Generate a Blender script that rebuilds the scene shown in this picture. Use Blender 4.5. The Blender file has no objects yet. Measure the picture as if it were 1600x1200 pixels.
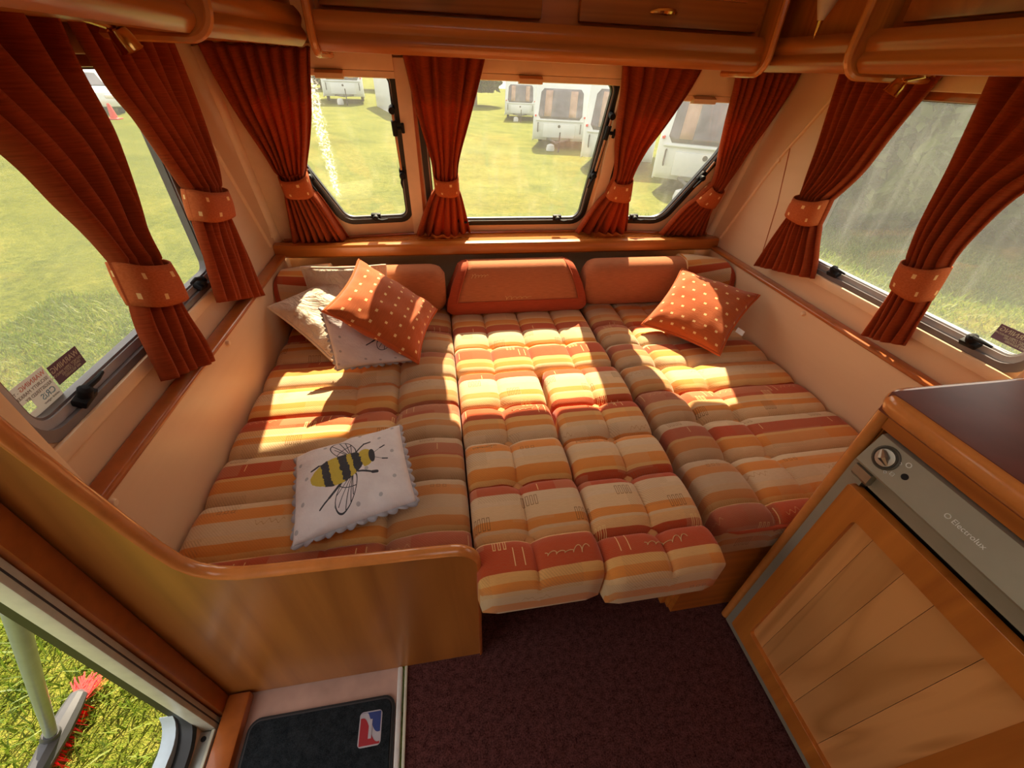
import bpy, bmesh, math, random
from mathutils import Vector, Matrix, noise
import numpy as np

random.seed(7)
rng = np.random.default_rng(11)
scene = bpy.context.scene
col = scene.collection
PI = math.pi

# ---------------------------------------------------------------- camera, world, sun, exposure
cam_d = bpy.data.cameras.new('camera')
cam_d.sensor_width = 36.0
cam_d.lens = 14.331
cam_d.clip_start = 0.02
cam_d.clip_end = 300
cam = bpy.data.objects.new('camera', cam_d)
col.objects.link(cam)
_R = ((0.9860021539341978, -0.16287960745096577, 0.03563686172689507),
      (-0.07151097052357502, -0.6061999007205042, -0.79209081642273),
      (0.1506185032852834, 0.7784548245358045, -0.6093620866324315))
_M = Matrix(_R).transposed() @ Matrix(((1, 0, 0), (0, -1, 0), (0, 0, -1)))
cam.matrix_world = Matrix.Translation((0, 0, 1.38)) @ _M.to_4x4()
scene.camera = cam

world = bpy.data.worlds.new('world')
scene.world = world
world.use_nodes = True
wn = world.node_tree
bg = wn.nodes['Background']
sky = wn.nodes.new('ShaderNodeTexSky')
sky.sky_type = 'NISHITA'
sky.sun_disc = False
sky.sun_elevation = math.radians(43)
sky.sun_rotation = math.radians(11)
sky.air_density = 1.0
sky.dust_density = 4.0
mixw = wn.nodes.new('ShaderNodeMix')
mixw.data_type = 'RGBA'
mixw.inputs[0].default_value = 0.6
wn.links.new(sky.outputs[0], mixw.inputs[6])
mixw.inputs[7].default_value = (6.4, 5.8, 4.9, 1)
wn.links.new(mixw.outputs[2], bg.inputs[0])
bg.inputs[1].default_value = 0.30

sun_d = bpy.data.lights.new('sun', 'SUN')
sun_d.energy = 14.0
sun_d.angle = math.radians(0.7)
sun_d.color = (1.0, 0.86, 0.62)
sun = bpy.data.objects.new('sun', sun_d)
col.objects.link(sun)
sun.rotation_euler = Vector((-0.20, -1.0, -0.957)).to_track_quat('-Z', 'Y').to_euler()
sun.location = (2, 8, 8)

vs = scene.view_settings
vs.view_transform = 'Standard'
vs.look = 'None'
vs.exposure = 0.50
vs.gamma = 1.0
vs.use_curve_mapping = False
try:
    scene.cycles.use_denoising = True
    scene.cycles.max_bounces = 10
    scene.cycles.diffuse_bounces = 6
    scene.cycles.glossy_bounces = 3
    scene.cycles.use_adaptive_sampling = True
    scene.cycles.adaptive_threshold = 0.035
    scene.cycles.transparent_max_bounces = 12
    scene.cycles.caustics_reflective = False
    scene.cycles.caustics_refractive = False
    scene.cycles.sample_clamp_indirect = 6.0
except Exception:
    pass

# ---------------------------------------------------------------- shader helpers
class S:
    """a float in a node tree, with arithmetic"""
    def __init__(self, nt, v):
        self.nt, self.v = nt, v
    def _op(self, op, *others):
        n = self.nt.nodes.new('ShaderNodeMath')
        n.operation = op
        for i, o in enumerate((self,) + others):
            v = o.v if isinstance(o, S) else o
            if isinstance(v, (int, float)):
                n.inputs[i].default_value = float(v)
            else:
                self.nt.links.new(v, n.inputs[i])
        return S(self.nt, n.outputs[0])
    def __add__(s, o): return s._op('ADD', o)
    __radd__ = __add__
    def __sub__(s, o): return s._op('SUBTRACT', o)
    def __rsub__(s, o): return S(s.nt, o)._op('SUBTRACT', s)
    def __mul__(s, o): return s._op('MULTIPLY', o)
    __rmul__ = __mul__
    def __truediv__(s, o): return s._op('DIVIDE', o)
    def __neg__(s): return s * -1.0
    def abs(s): return s._op('ABSOLUTE')
    def fract(s): return s._op('FRACT')
    def floor(s): return s._op('FLOOR')
    def sin(s): return s._op('SINE')
    def sqrt(s): return s._op('SQRT')
    def min(s, o): return s._op('MINIMUM', o)
    def max(s, o): return s._op('MAXIMUM', o)
    def lt(s, o): return s._op('LESS_THAN', o)
    def gt(s, o): return s._op('GREATER_THAN', o)
    def clamp(s): return s.max(0.0).min(1.0)
    def soft(s, e0, e1):
        n = s.nt.nodes.new('ShaderNodeMapRange')
        n.interpolation_type = 'SMOOTHSTEP'
        s.nt.links.new(s.v, n.inputs[0])
        n.inputs[1].default_value = e0
        n.inputs[2].default_value = e1
        return S(s.nt, n.outputs[0])

def inbox(u, v, u0, u1, v0, v1):
    return u.gt(u0) * u.lt(u1) * v.gt(v0) * v.lt(v1)

def ell(u, v, cu, cv, a, b, rot=0.0):
    c, s_ = math.cos(rot), math.sin(rot)
    du, dv = u - cu, v - cv
    p = (du * c + dv * s_) / a
    q = (dv * c - du * s_) / b
    return (p * p + q * q).sqrt()

def seg(u, v, ax, ay, bx, by):
    """distance to a segment"""
    ex, ey = bx - ax, by - ay
    l2 = ex * ex + ey * ey
    t = (((u - ax) * ex + (v - ay) * ey) / l2).clamp()
    du = u - ax - t * ex
    dv = v - ay - t * ey
    return (du * du + dv * dv).sqrt()

def mixc(nt, fac, a, b):
    n = nt.nodes.new('ShaderNodeMix')
    n.data_type = 'RGBA'
    for sock, v in ((n.inputs[0], fac), (n.inputs[6], a), (n.inputs[7], b)):
        if isinstance(v, S):
            v = v.v
        if isinstance(v, (int, float)):
            sock.default_value = v
        elif isinstance(v, tuple):
            sock.default_value = v if len(v) == 4 else v + (1,)
        else:
            nt.links.new(v, sock)
    return n.outputs[2]

def new_mat(name):
    m = bpy.data.materials.new(name)
    m.use_nodes = True
    nt = m.node_tree
    b = nt.nodes['Principled BSDF']
    return m, nt, b

def coords(nt, kind='Object', scale=(1, 1, 1), rot=(0, 0, 0)):
    tc = nt.nodes.new('ShaderNodeTexCoord')
    mp = nt.nodes.new('ShaderNodeMapping')
    mp.inputs['Scale'].default_value = scale
    mp.inputs['Rotation'].default_value = rot
    nt.links.new(tc.outputs[kind], mp.inputs[0])
    return mp.outputs[0]

def xyz(nt, vec):
    n = nt.nodes.new('ShaderNodeSeparateXYZ')
    nt.links.new(vec, n.inputs[0])
    return [S(nt, n.outputs[i]) for i in range(3)]

def tex_noise(nt, vec, scale, detail=4, rough=0.55, dist=0.0):
    n = nt.nodes.new('ShaderNodeTexNoise')
    nt.links.new(vec, n.inputs['Vector'])
    n.inputs['Scale'].default_value = scale
    n.inputs['Detail'].default_value = detail
    n.inputs['Roughness'].default_value = rough
    n.inputs['Distortion'].default_value = dist
    return n.outputs[0]

def ramp(nt, fac, stops, interp='LINEAR'):
    r = nt.nodes.new('ShaderNodeValToRGB')
    r.color_ramp.interpolation = interp
    els = r.color_ramp.elements
    while len(els) < len(stops):
        els.new(0.5)
    for e, (p, c) in zip(els, stops):
        e.position = p
        e.color = c if len(c) == 4 else tuple(c) + (1,)
    nt.links.new(fac.v if isinstance(fac, S) else fac, r.inputs[0])
    return r.outputs[0]

def bump(nt, b, height, strength=0.3, dist=0.002):
    n = nt.nodes.new('ShaderNodeBump')
    n.inputs['Strength'].default_value = strength
    n.inputs['Distance'].default_value = dist
    nt.links.new(height.v if isinstance(height, S) else height, n.inputs['Height'])
    nt.links.new(n.outputs[0], b.inputs['Normal'])

def plain(name, c, rough=0.5, metal=0.0, var=0.08, spec=0.5, nscale=30.0, coat=0.0):
    m, nt, b = new_mat(name)
    v = coords(nt)
    nz = tex_noise(nt, v, nscale, 3)
    lo = tuple(x * (1 - var) for x in c)
    hi = tuple(min(1, x * (1 + var)) for x in c)
    nt.links.new(ramp(nt, nz, [(0.3, lo), (0.7, hi)]), b.inputs['Base Color'])
    b.inputs['Roughness'].default_value = rough
    b.inputs['Metallic'].default_value = metal
    b.inputs['Specular IOR Level'].default_value = spec
    b.inputs['Coat Weight'].default_value = coat
    return m

def wood(name, dark, light, axis='x', rough=0.32, coat=0.25, across=14.0, along=0.7, figure=1.0):
    m, nt, b = new_mat(name)
    sc = {'x': (along, across, across), 'y': (across, along, across), 'z': (across, across, along)}[axis]
    v = coords(nt, 'Object', sc)
    n1 = tex_noise(nt, v, 1.0, 6, 0.6, 0.6)
    sc2 = tuple(x * 0.22 for x in sc)
    v2 = coords(nt, 'Object', sc2)
    n2 = tex_noise(nt, v2, 1.0, 2, 0.5, 1.8 * figure)
    f2 = (S(nt, n2) * 9.0).fract()
    rings = (f2 - 0.5).abs() * 2.0
    fac = S(nt, n1) * 0.72 + rings * 0.20 * figure + 0.05
    nt.links.new(ramp(nt, fac, [(0.25, dark), (0.75, light)]), b.inputs['Base Color'])
    b.inputs['Roughness'].default_value = rough
    b.inputs['Coat Weight'].default_value = coat
    b.inputs['Coat Roughness'].default_value = 0.15
    bump(nt, b, n1, 0.05, 0.001)
    return m

CH_D, CH_L = (0.31, 0.082, 0.011), (0.60, 0.195, 0.030)
M = {}
M['shelf_gloss'] = wood('polished shelf', CH_D, CH_L, 'x', 0.16, 1.0)
for ax in 'xyz':
    M['cherry_' + ax] = wood('cherry wood ' + ax, CH_D, CH_L, ax)
    M['maple_' + ax] = wood('pale maple board ' + ax, (0.72, 0.465, 0.265), (0.79, 0.54, 0.325), ax, 0.42, 0.1, 9, 0.8, 0.5)
M['panel_x'] = wood('partition veneer', (0.22, 0.066, 0.011), (0.46, 0.175, 0.035), 'z', 0.36, 0.1, 9, 0.8, 1.0)
M['locker_dark'] = wood('locker door veneer', (0.24, 0.060, 0.009), (0.42, 0.125, 0.020), 'x')
M['nosing'] = plain('wood nosing', (0.58, 0.205, 0.048), 0.25, 0, 0.1, coat=0.4)
M['cap_rail'] = plain('reddish cap rail', (0.42, 0.115, 0.022), 0.3, 0, 0.12, coat=0.3)
M['frame_cream'] = plain('cream window surround', (0.78, 0.53, 0.30), 0.45, 0, 0.03)
M['cream_pale'] = plain('cream moulding', (0.82, 0.58, 0.35), 0.4, 0, 0.03)
M['black'] = plain('black rubber', (0.012, 0.012, 0.013), 0.45)
M['black_plastic'] = plain('black plastic', (0.014, 0.014, 0.016), 0.6, spec=0.15)
M['grey_frame'] = plain('grey acrylic frame', (0.42, 0.42, 0.43), 0.25)
M['grey_mid'] = plain('grey rubber', (0.16, 0.145, 0.15), 0.35)
M['alu'] = plain('brushed aluminium', (0.62, 0.64, 0.62), 0.35, 0.85)
M['alu_cream'] = plain('painted aluminium', (0.66, 0.66, 0.52), 0.35, 0.0)
M['alu_blue'] = plain('pale blue frame', (0.50, 0.60, 0.66), 0.35, 0.0)
M['brass'] = plain('polished brass', (0.75, 0.42, 0.12), 0.18, 1.0)
M['copper'] = plain('bronze stay rod', (0.45, 0.24, 0.13), 0.35, 0.6)
M['fridge_grey'] = plain('fridge grey', (0.30, 0.265, 0.20), 0.38, 0.1, 0.03)
M['fridge_dark'] = plain('fridge recess', (0.06, 0.05, 0.035), 0.5)
M['steel'] = plain('satin steel', (0.45, 0.42, 0.36), 0.3, 0.9)
M['white'] = plain('white plastic', (0.75, 0.74, 0.70), 0.4)
M['worktop'] = plain('dark brown glossy worktop', (0.17, 0.042, 0.024), 0.48, 0, 0.25, spec=0.3, nscale=6)
M['vinyl'] = plain('pinkish vinyl', (0.52, 0.33, 0.26), 0.35, 0, 0.2, nscale=9)
M['ceiling'] = plain('off white ceiling', (0.88, 0.82, 0.72), 0.7, 0, 0.03)
M['gold_thread'] = plain('gold thread', (0.62, 0.38, 0.16), 0.8)
M['shade_glass'] = plain('frosted lamp shade', (0.55, 0.42, 0.30), 0.35)

def fabric_bump(nt, b, scale=900, strength=0.25):
    v = coords(nt, 'UV')
    x, y, z = xyz(nt, v)
    w = (x * scale).sin() * (y * scale).sin()
    n = tex_noise(nt, v, 140, 3)
    bump(nt, b, w * 0.5 + S(nt, n) * 1.2, strength, 0.0015)

RED, RED2 = (0.44, 0.058, 0.014), (0.38, 0.065, 0.025)
ORG, TAN = (0.68, 0.245, 0.045), (0.70, 0.38, 0.12)
CRM, CRM2, PCH = (0.69, 0.46, 0.245), (0.66, 0.47, 0.28), (0.74, 0.42, 0.17)

def stripe_fabric(name, flip, y0, tint=1.0, muted_from=None, muted_to=None):
    m, nt, b = new_mat(name)
    v = coords(nt, 'UV')
    x, y, z = xyz(nt, v)
    wob = S(nt, tex_noise(nt, v, 7.0, 2)) * 0.008 - 0.004
    ph = (((y0 - y) if flip else (y - y0)) + wob) / 0.5
    p = ph.fract()
    stops = [(0.0, RED), (0.155, PCH), (0.20, CRM), (0.215, ORG), (0.265, CRM), (0.345, CRM2), (0.415, RED),
             (0.508, TAN), (0.53, ORG), (0.60, CRM), (0.66, CRM2), (0.72, ORG), (0.79, CRM2), (0.87, CRM), (0.91, ORG), (0.955, TAN)]
    c = ramp(nt, p, stops, 'CONSTANT')
    # woven blocks: colour steps along each stripe
    row = (ph * 8.0).floor()
    cell = (x / 0.105 + (row * 12.9898).sin() * 3.7)
    cid = cell.floor()
    rnd = ((cid * 78.233 + row * 37.719).sin() * 43758.5453).fract()
    bw = mixc(nt, rnd * 0.16, c, (0.38, 0.20, 0.09))
    # some blocks woven paler
    bw = mixc(nt, rnd.gt(0.72) * 0.10, bw, (0.76, 0.55, 0.31))
    # fine hatch in some blocks
    h = (((x * 1.0 + y * 0.7) * 900.0).sin()).gt(0.35) * rnd.gt(0.55) * rnd.lt(0.78)
    bw = mixc(nt, h * 0.22, bw, (0.25, 0.13, 0.06))
    # four upright outlined bars, once per patch
    u = (x / 0.26 + (ph.floor() * 0.37)).fract() * 0.26
    w_ = p * 0.5
    def bars(u0, v0, n, pitch, h_, gw, col_, base, fac=0.75):
        uu = (u - u0) / pitch
        k = uu.fract() * pitch
        inx = uu.gt(0.0) * uu.lt(float(n))
        iny = w_.gt(v0) * w_.lt(v0 + h_)
        outer = inx * iny * k.lt(gw)
        inner = inx * w_.gt(v0 + 0.0022) * w_.lt(v0 + h_ - 0.0022) * k.gt(0.0018) * k.lt(gw - 0.0018)
        return mixc(nt, (outer - inner).clamp() * fac, base, col_)
    bw = bars(0.03, 0.112, 4, 0.0115, 0.034, 0.008, (0.16, 0.075, 0.02), bw)
    bw = bars(0.16, 0.168, 4, 0.0115, 0.030, 0.008, (0.16, 0.075, 0.02), bw)
    bw = bars(0.07, 0.055, 3, 0.0125, 0.032, 0.007, (0.78, 0.55, 0.22), bw, 0.9)
    bw = bars(0.19, 0.360, 3, 0.016, 0.011, 0.010, (0.20, 0.10, 0.03), bw, 0.6)
    # single fine gold lines and a stitched scribble in the red band
    def line(u0, v0, v1, base):
        return mixc(nt, inbox(u, w_, u0, u0 + 0.0022, v0, v1) * 0.9, base, (0.80, 0.52, 0.22))
    bw = line(0.115, 0.012, 0.058, bw)
    bw = line(0.138, 0.012, 0.058, bw)
    bw = line(0.21, 0.212, 0.236, bw)
    su = u - 0.16
    scr = 0.033 + (su * 330.0).sin() * 0.006 + (su * 140.0).sin() * 0.003
    scribble = (w_ - scr).abs().lt(0.0016) * su.gt(0.0) * su.lt(0.078)
    if flip:
        bw = mixc(nt, scribble * 0.5, bw, (0.74, 0.42, 0.17))
    scr2 = 0.410 + (u * 380.0).sin() * 0.005 + (u * 170.0).sin() * 0.003
    bw = mixc(nt, (w_ - scr2).abs().lt(0.0014) * u.gt(0.03) * u.lt(0.10) * 0.6, bw, (0.40, 0.2, 0.06))
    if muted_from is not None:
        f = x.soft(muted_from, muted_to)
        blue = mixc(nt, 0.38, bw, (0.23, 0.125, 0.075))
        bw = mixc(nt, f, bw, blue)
    # weave
    g = S(nt, tex_noise(nt, coords(nt, 'UV', (60, 420, 1)), 1.0, 3))
    bw = mixc(nt, (g - 0.3).clamp() * 0.45, bw, (0.36, 0.18, 0.07))
    nt.links.new(bw, b.inputs['Base Color'])
    b.inputs['Roughness'].default_value = 0.92
    b.inputs['Specular IOR Level'].default_value = 0.15
    b.inputs['Sheen Weight'].default_value = 0.15
    fabric_bump(nt, b)
    return m

M['stripe_mid'] = stripe_fabric('striped seat fabric', False, 0.448)
M['stripe_strip'] = stripe_fabric('striped seat fabric far', False, 0.795)
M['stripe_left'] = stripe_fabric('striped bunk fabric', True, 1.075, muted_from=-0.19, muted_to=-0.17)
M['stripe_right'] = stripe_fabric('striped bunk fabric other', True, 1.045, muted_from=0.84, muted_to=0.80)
M['stripe_end'] = stripe_fabric('striped bolster end', False, 0.1)

def plain_fabric(name, c, rough=0.9, trans=0.0, slub=True, var=0.14):
    m, nt, b = new_mat(name)
    v = coords(nt, 'UV', (30, 380, 1))
    n = tex_noise(nt, v, 1.0, 3)
    lo = tuple(x * (1 - 2 * var) for x in c)
    hi = tuple(min(1, x * (1 + var)) for x in c)
    cc = ramp(nt, n, [(0.3, lo), (0.7, hi)])
    nt.links.new(cc, b.inputs['Base Color'])
    b.inputs['Roughness'].default_value = rough
    b.inputs['Specular IOR Level'].default_value = 0.12
    b.inputs['Sheen Weight'].default_value = 0.2
    b.inputs['Sheen Tint'].default_value = (1.0, 0.5, 0.3, 1)
    bump(nt, b, n, 0.35, 0.0015)
    if trans:
        t = nt.nodes.new('ShaderNodeBsdfTranslucent')
        nt.links.new(cc, t.inputs[0])
        mx = nt.nodes.new('ShaderNodeMixShader')
        mx.inputs[0].default_value = trans
        nt.links.new(b.outputs[0], mx.inputs[1])
        nt.links.new(t.outputs[0], mx.inputs[2])
        nt.links.new(mx.outputs[0], nt.nodes['Material Output'].inputs[0])
    return m

M['curtain'] = plain_fabric('rust curtain cloth', (0.40, 0.066, 0.016), trans=0.30)
M['bolster'] = plain_fabric('terracotta bolster cloth', (0.43, 0.145, 0.062), var=0.10)
M['bolster_red'] = plain_fabric('red bolster cloth', (0.40, 0.07, 0.028), var=0.10)
M['piping'] = plain_fabric('orange piping', (0.50, 0.105, 0.028))
M['cream_cloth'] = plain_fabric('cream cushion cloth', (0.76, 0.64, 0.50), trans=0.0, var=0.05)
_nt = M['cream_cloth'].node_tree
_v = coords(_nt, 'UV', (5, 3, 1), (0, 0, 0.6))
_n = tex_noise(_nt, _v, 1.0, 5, 0.6, 1.6)
bump(_nt, _nt.nodes['Principled BSDF'], _n, 0.9, 0.03)
M['frill'] = plain_fabric('grey frill', (0.40, 0.40, 0.43), var=0.10)
M['stripe_button'] = plain_fabric('button cloth', (0.66, 0.33, 0.13))

def dotted(name, base, dot):
    m, nt, b = new_mat(name)
    v = coords(nt, 'UV')
    x, y, z = xyz(nt, v)
    a = (x * 7.0)
    bb = (y * 7.4)
    row = (bb).floor()
    ax = (a + row * 0.5).fract() - 0.5
    by = bb.fract() - 0.5
    d = (ax.abs().lt(0.115)) * (by.abs().lt(0.095))
    n = tex_noise(nt, coords(nt, 'UV', (10, 120, 1)), 1.0, 3)
    cb = ramp(nt, n, [(0.3, tuple(c * 0.8 for c in base)), (0.7, base)])
    nt.links.new(mixc(nt, d, cb, dot), b.inputs['Base Color'])
    b.inputs['Roughness'].default_value = 0.95
    b.inputs['Specular IOR Level'].default_value = 0.1
    b.inputs['Sheen Weight'].default_value = 0.2
    bump(nt, b, S(nt, n) + d * 0.5, 0.4, 0.002)
    return m
M['dots'] = dotted('rust cloth with cream squares', (0.47, 0.105, 0.026), (0.80, 0.55, 0.24))

def tie_mat(name):
    m, nt, b = new_mat(name)
    v = coords(nt, 'UV')
    x, y, z = xyz(nt, v)
    row = (y * 2.0).floor()
    ax = (x * 3.0 + row * 0.5 + 0.2).fract() - 0.5
    by = (y * 2.0).fract() - 0.5
    d = (ax.abs().lt(0.07)) * (by.abs().lt(0.14))
    n = tex_noise(nt, coords(nt, 'UV', (30, 30, 1)), 1.0, 3)
    cb = ramp(nt, n, [(0.3, (0.40, 0.085, 0.022)), (0.7, (0.52, 0.125, 0.035))])
    nt.links.new(mixc(nt, d, cb, (0.80, 0.48, 0.20)), b.inputs['Base Color'])
    b.inputs['Roughness'].default_value = 0.9
    b.inputs['Specular IOR Level'].default_value = 0.15
    bump(nt, b, n, 0.2, 0.001)
    return m
M['tieback'] = tie_mat('tieback cloth with squares')

def bee_mat(name, cu=0.47, cv=0.525):
    m, nt, b = new_mat(name)
    v = coords(nt, 'UV')
    u0_, w0_, z = xyz(nt, v)          # 0..1 over the cushion face; the bee's head points to +u
    u, w = u0_, w0_
    wob = S(nt, tex_noise(nt, v, 26, 3)) * 0.05 - 0.025
    n = tex_noise(nt, v, 5, 3)
    c = ramp(nt, n, [(0.3, (0.66, 0.60, 0.585)), (0.7, (0.74, 0.69, 0.67))])
    dark, yel = (0.055, 0.055, 0.062), (0.52, 0.40, 0.065)
    # small grey spots over the cloth
    for (du, dv) in ((.10, .30), (.07, .78), (.14, .55), (.38, .14), (.66, .42), (.80, .80), (.88, .28), (.90, .58), (.55, .10), (.30, .90), (.62, .93), (.04, .08), (.93, .93), (.74, .12)):
        c = mixc(nt, ell(u, w, du, dv, 0.017, 0.021).lt(1.0), c, (0.42, 0.40, 0.40))
    u = (u0_ - cu) / 0.82 + 0.47
    w = (w0_ - cv) / 0.86 + 0.545
    # legs and feelers
    for (a0, a1, b0, b1, th) in ((.40, .66, .20, .69, .008), (.20, .69, .12, .66, .012), (.60, .68, .70, .82, .011), (.70, .82, .76, .83, .016),
                                 (.62, .42, .76, .36, .012), (.76, .36, .80, .36, .018), (.44, .37, .30, .22, .013), (.30, .22, .20, .13, .010),
                                 (.78, .60, .87, .68, .003), (.87, .68, .92, .71, .009), (.78, .56, .88, .52, .003), (.88, .52, .93, .51, .009)):
        c = mixc(nt, seg(u, w, a0, a1, b0, b1).lt(th), c, dark)
    # wings: outline and veins
    def wing(cu, cv, a, bb_, rot, root, tips, base):
        e = ell(u, w, cu, cv, a, bb_, rot)
        inside = e.lt(1.0)
        k = mixc(nt, inside * 0.9, base, (0.66, 0.60, 0.60))
        k = mixc(nt, ((e - 0.965).abs()).lt(0.042), k, dark)
        for (tx, ty) in tips:
            k = mixc(nt, seg(u, w, root[0], root[1], tx, ty).lt(0.0042) * inside, k, dark)
        arc = (ell(u, w, root[0], root[1], 0.19, 0.19) - 1.0).abs().lt(0.028)
        return mixc(nt, arc * inside, k, dark)
    c = wing(.465, .83, .215, .10, math.radians(125), (.56, .66), ((.34, .98), (.41, 1.02), (.48, 1.0), (.37, .88), (.55, .95)), c)
    c = wing(.475, .225, .235, .098, math.radians(68), (.56, .44), ((.38, .08), (.44, .02), (.50, .06), (.54, .16), (.36, .2)), c)
    # body with bands
    body = ell(u, w, .40, .545, .285, .195, math.radians(8)) + wob * 2.0
    ub = u + (w - 0.54) * 0.16 + wob * 1.2
    c = mixc(nt, body.lt(1.0), c, yel)
    for (b0, b1) in ((.245, .325), (.435, .52), (.575, .665)):
        c = mixc(nt, body.lt(1.02) * ub.gt(b0) * ub.lt(b1), c, dark)
    head = ell(u, w, .70, .575, .085, .125) + wob
    c = mixc(nt, head.lt(1.0) * ub.gt(.66), c, yel)
    face = ell(u, w, .775, .585, .032, .095) + wob * 2.0
    c = mixc(nt, face.lt(1.0), c, dark)
    nt.links.new(c, b.inputs['Base Color'])
    b.inputs['Roughness'].default_value = 0.85
    b.inputs['Specular IOR Level'].default_value = 0.15
    fn = tex_noise(nt, v, 7, 4, 0.6)
    bump(nt, b, fn, 0.5, 0.01)
    return m
M['bee'] = bee_mat('white cloth printed with a bee')
M['bee_high'] = bee_mat('white cloth with the bee set higher', 0.66, 0.78)

def carpet(name, lo, hi, sc=500):
    m, nt, b = new_mat(name)
    v = coords(nt)
    n = tex_noise(nt, v, sc, 3, 0.8)
    n2 = tex_noise(nt, coords(nt, 'Object', (1, 1, 1)), 60, 3, 0.7)
    f = S(nt, n) * 0.65 + S(nt, n2) * 0.35
    nt.links.new(ramp(nt, f, [(0.36, lo), (0.64, hi)]), b.inputs['Base Color'])
    b.inputs['Roughness'].default_value = 1.0
    b.inputs['Specular IOR Level'].default_value = 0.0
    bump(nt, b, f, 0.7, 0.006)
    return m
M['carpet'] = carpet('dark maroon carpet', (0.020, 0.006, 0.006), (0.175, 0.066, 0.060), 260)
M['mat'] = carpet('charcoal mat pile', (0.006, 0.008, 0.010), (0.045, 0.052, 0.058), 700)

def pane_mat(name, haze, tint=(0.97, 0.97, 0.94), hz=(0.95, 0.93, 0.86), streak=0.0, axis='x', splash=None):
    m, nt, b = new_mat(name)
    nt.nodes.remove(b)
    out = nt.nodes['Material Output']
    tr = nt.nodes.new('ShaderNodeBsdfTransparent')
    tr.inputs[0].default_value = tint + (1,)
    tl = nt.nodes.new('ShaderNodeBsdfTranslucent')
    tl.inputs[0].default_value = hz + (1,)
    mx = nt.nodes.new('ShaderNodeMixShader')
    v = coords(nt)
    n = S(nt, tex_noise(nt, v, 5.0, 4, 0.6))
    fine = S(nt, tex_noise(nt, v, 160.0, 2, 0.7))
    f = (n * 0.9 + 0.55) * haze + (fine - 0.66).clamp() * 0.8 * haze
    if streak:
        sv = coords(nt, 'Object', (26, 26, 3), (0.25, 0.25, 0))
        st = S(nt, tex_noise(nt, sv, 1.0, 4, 0.65))
        f = f + (st - 0.52).clamp() * streak
    if splash:
        px_, py_, pz_ = xyz(nt, coords(nt))
        sp = S(nt, tex_noise(nt, v, 120.0, 3, 0.8))
        wid = (pz_ - 0.85) * 0.06 + 0.014
        band = 1.0 - ((px_ - splash).abs() / wid).soft(0.3, 1.0)
        band = band * pz_.soft(0.90, 0.96) * (1.0 - pz_.soft(1.33, 1.37))
        f = f + (sp + band * 0.08).soft(0.58, 0.66) * band * 0.22
    nt.links.new(f.clamp().v, mx.inputs[0])
    nt.links.new(tr.outputs[0], mx.inputs[1])
    nt.links.new(tl.outputs[0], mx.inputs[2])
    gl = nt.nodes.new('ShaderNodeBsdfGlossy')
    gl.inputs['Roughness'].default_value = 0.05
    m2 = nt.nodes.new('ShaderNodeMixShader')
    m2.inputs[0].default_value = 0.035
    nt.links.new(mx.outputs[0], m2.inputs[1])
    nt.links.new(gl.outputs[0], m2.inputs[2])
    nt.links.new(m2.outputs[0], out.inputs[0])
    return m
M['pane_front'] = pane_mat('dusty acrylic pane', 0.018, streak=0.05)
M['pane_splash'] = pane_mat('dusty acrylic pane with dried splashes', 0.018, streak=0.05, splash=-0.405)
M['pane_left'] = pane_mat('misty acrylic pane', 0.09)
M['pane_right'] = pane_mat('cloudy acrylic pane', 0.075, streak=0.22)

def grass_ground(name):
    m, nt, b = new_mat(name)
    v = coords(nt)
    n1 = S(nt, tex_noise(nt, v, 0.9, 4, 0.6))
    n2 = S(nt, tex_noise(nt, v, 45, 3, 0.8))
    n3 = S(nt, tex_noise(nt, v, 9, 3, 0.7))
    f = n1 * 0.25 + n2 * 0.45 + n3 * 0.3
    nt.links.new(ramp(nt, f, [(0.37, (0.034, 0.050, 0.005)), (0.5, (0.098, 0.114, 0.013)), (0.63, (0.20, 0.185, 0.036))]), b.inputs['Base Color'])
    b.inputs['Roughness'].default_value = 1.0
    b.inputs['Specular IOR Level'].default_value = 0.05
    bump(nt, b, f, 1.0, 0.05)
    return m
M['lawn'] = grass_ground('sunlit mown grass')

def blade_mat(name):
    m, nt, b = new_mat(name)
    v = coords(nt)
    n = S(nt, tex_noise(nt, v, 35, 2, 0.7))
    n1 = S(nt, tex_noise(nt, v, 2.2, 3, 0.7))
    c = ramp(nt, n * 0.6 + n1 * 0.4, [(0.35, (0.050, 0.090, 0.006)), (0.5, (0.125, 0.185, 0.014)), (0.65, (0.27, 0.28, 0.050))])
    nt.links.new(c, b.inputs['Base Color'])
    b.inputs['Roughness'].default_value = 0.55
    t = nt.nodes.new('ShaderNodeBsdfTranslucent')
    nt.links.new(c, t.inputs[0])
    mx = nt.nodes.new('ShaderNodeMixShader')
    mx.inputs[0].default_value = 0.45
    nt.links.new(b.outputs[0], mx.inputs[1])
    nt.links.new(t.outputs[0], mx.inputs[2])
    nt.links.new(mx.outputs[0], nt.nodes['Material Output'].inputs[0])
    return m
M['blade'] = blade_mat('grass blades')
def leaf_mat(name, a, c_):
    m, nt, b = new_mat(name)
    v = coords(nt)
    n = tex_noise(nt, v, 3, 4, 0.7)
    c = ramp(nt, n, [(0.3, a), (0.7, c_)])
    nt.links.new(c, b.inputs['Base Color'])
    b.inputs['Roughness'].default_value = 0.5
    t = nt.nodes.new('ShaderNodeBsdfTranslucent')
    nt.links.new(c, t.inputs[0])
    mx = nt.nodes.new('ShaderNodeMixShader')
    mx.inputs[0].default_value = 0.3
    nt.links.new(b.outputs[0], mx.inputs[1])
    nt.links.new(t.outputs[0], mx.inputs[2])
    nt.links.new(mx.outputs[0], nt.nodes['Material Output'].inputs[0])
    return m
M['leaf'] = leaf_mat('hedge leaves', (0.025, 0.045, 0.012), (0.10, 0.13, 0.03))
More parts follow.
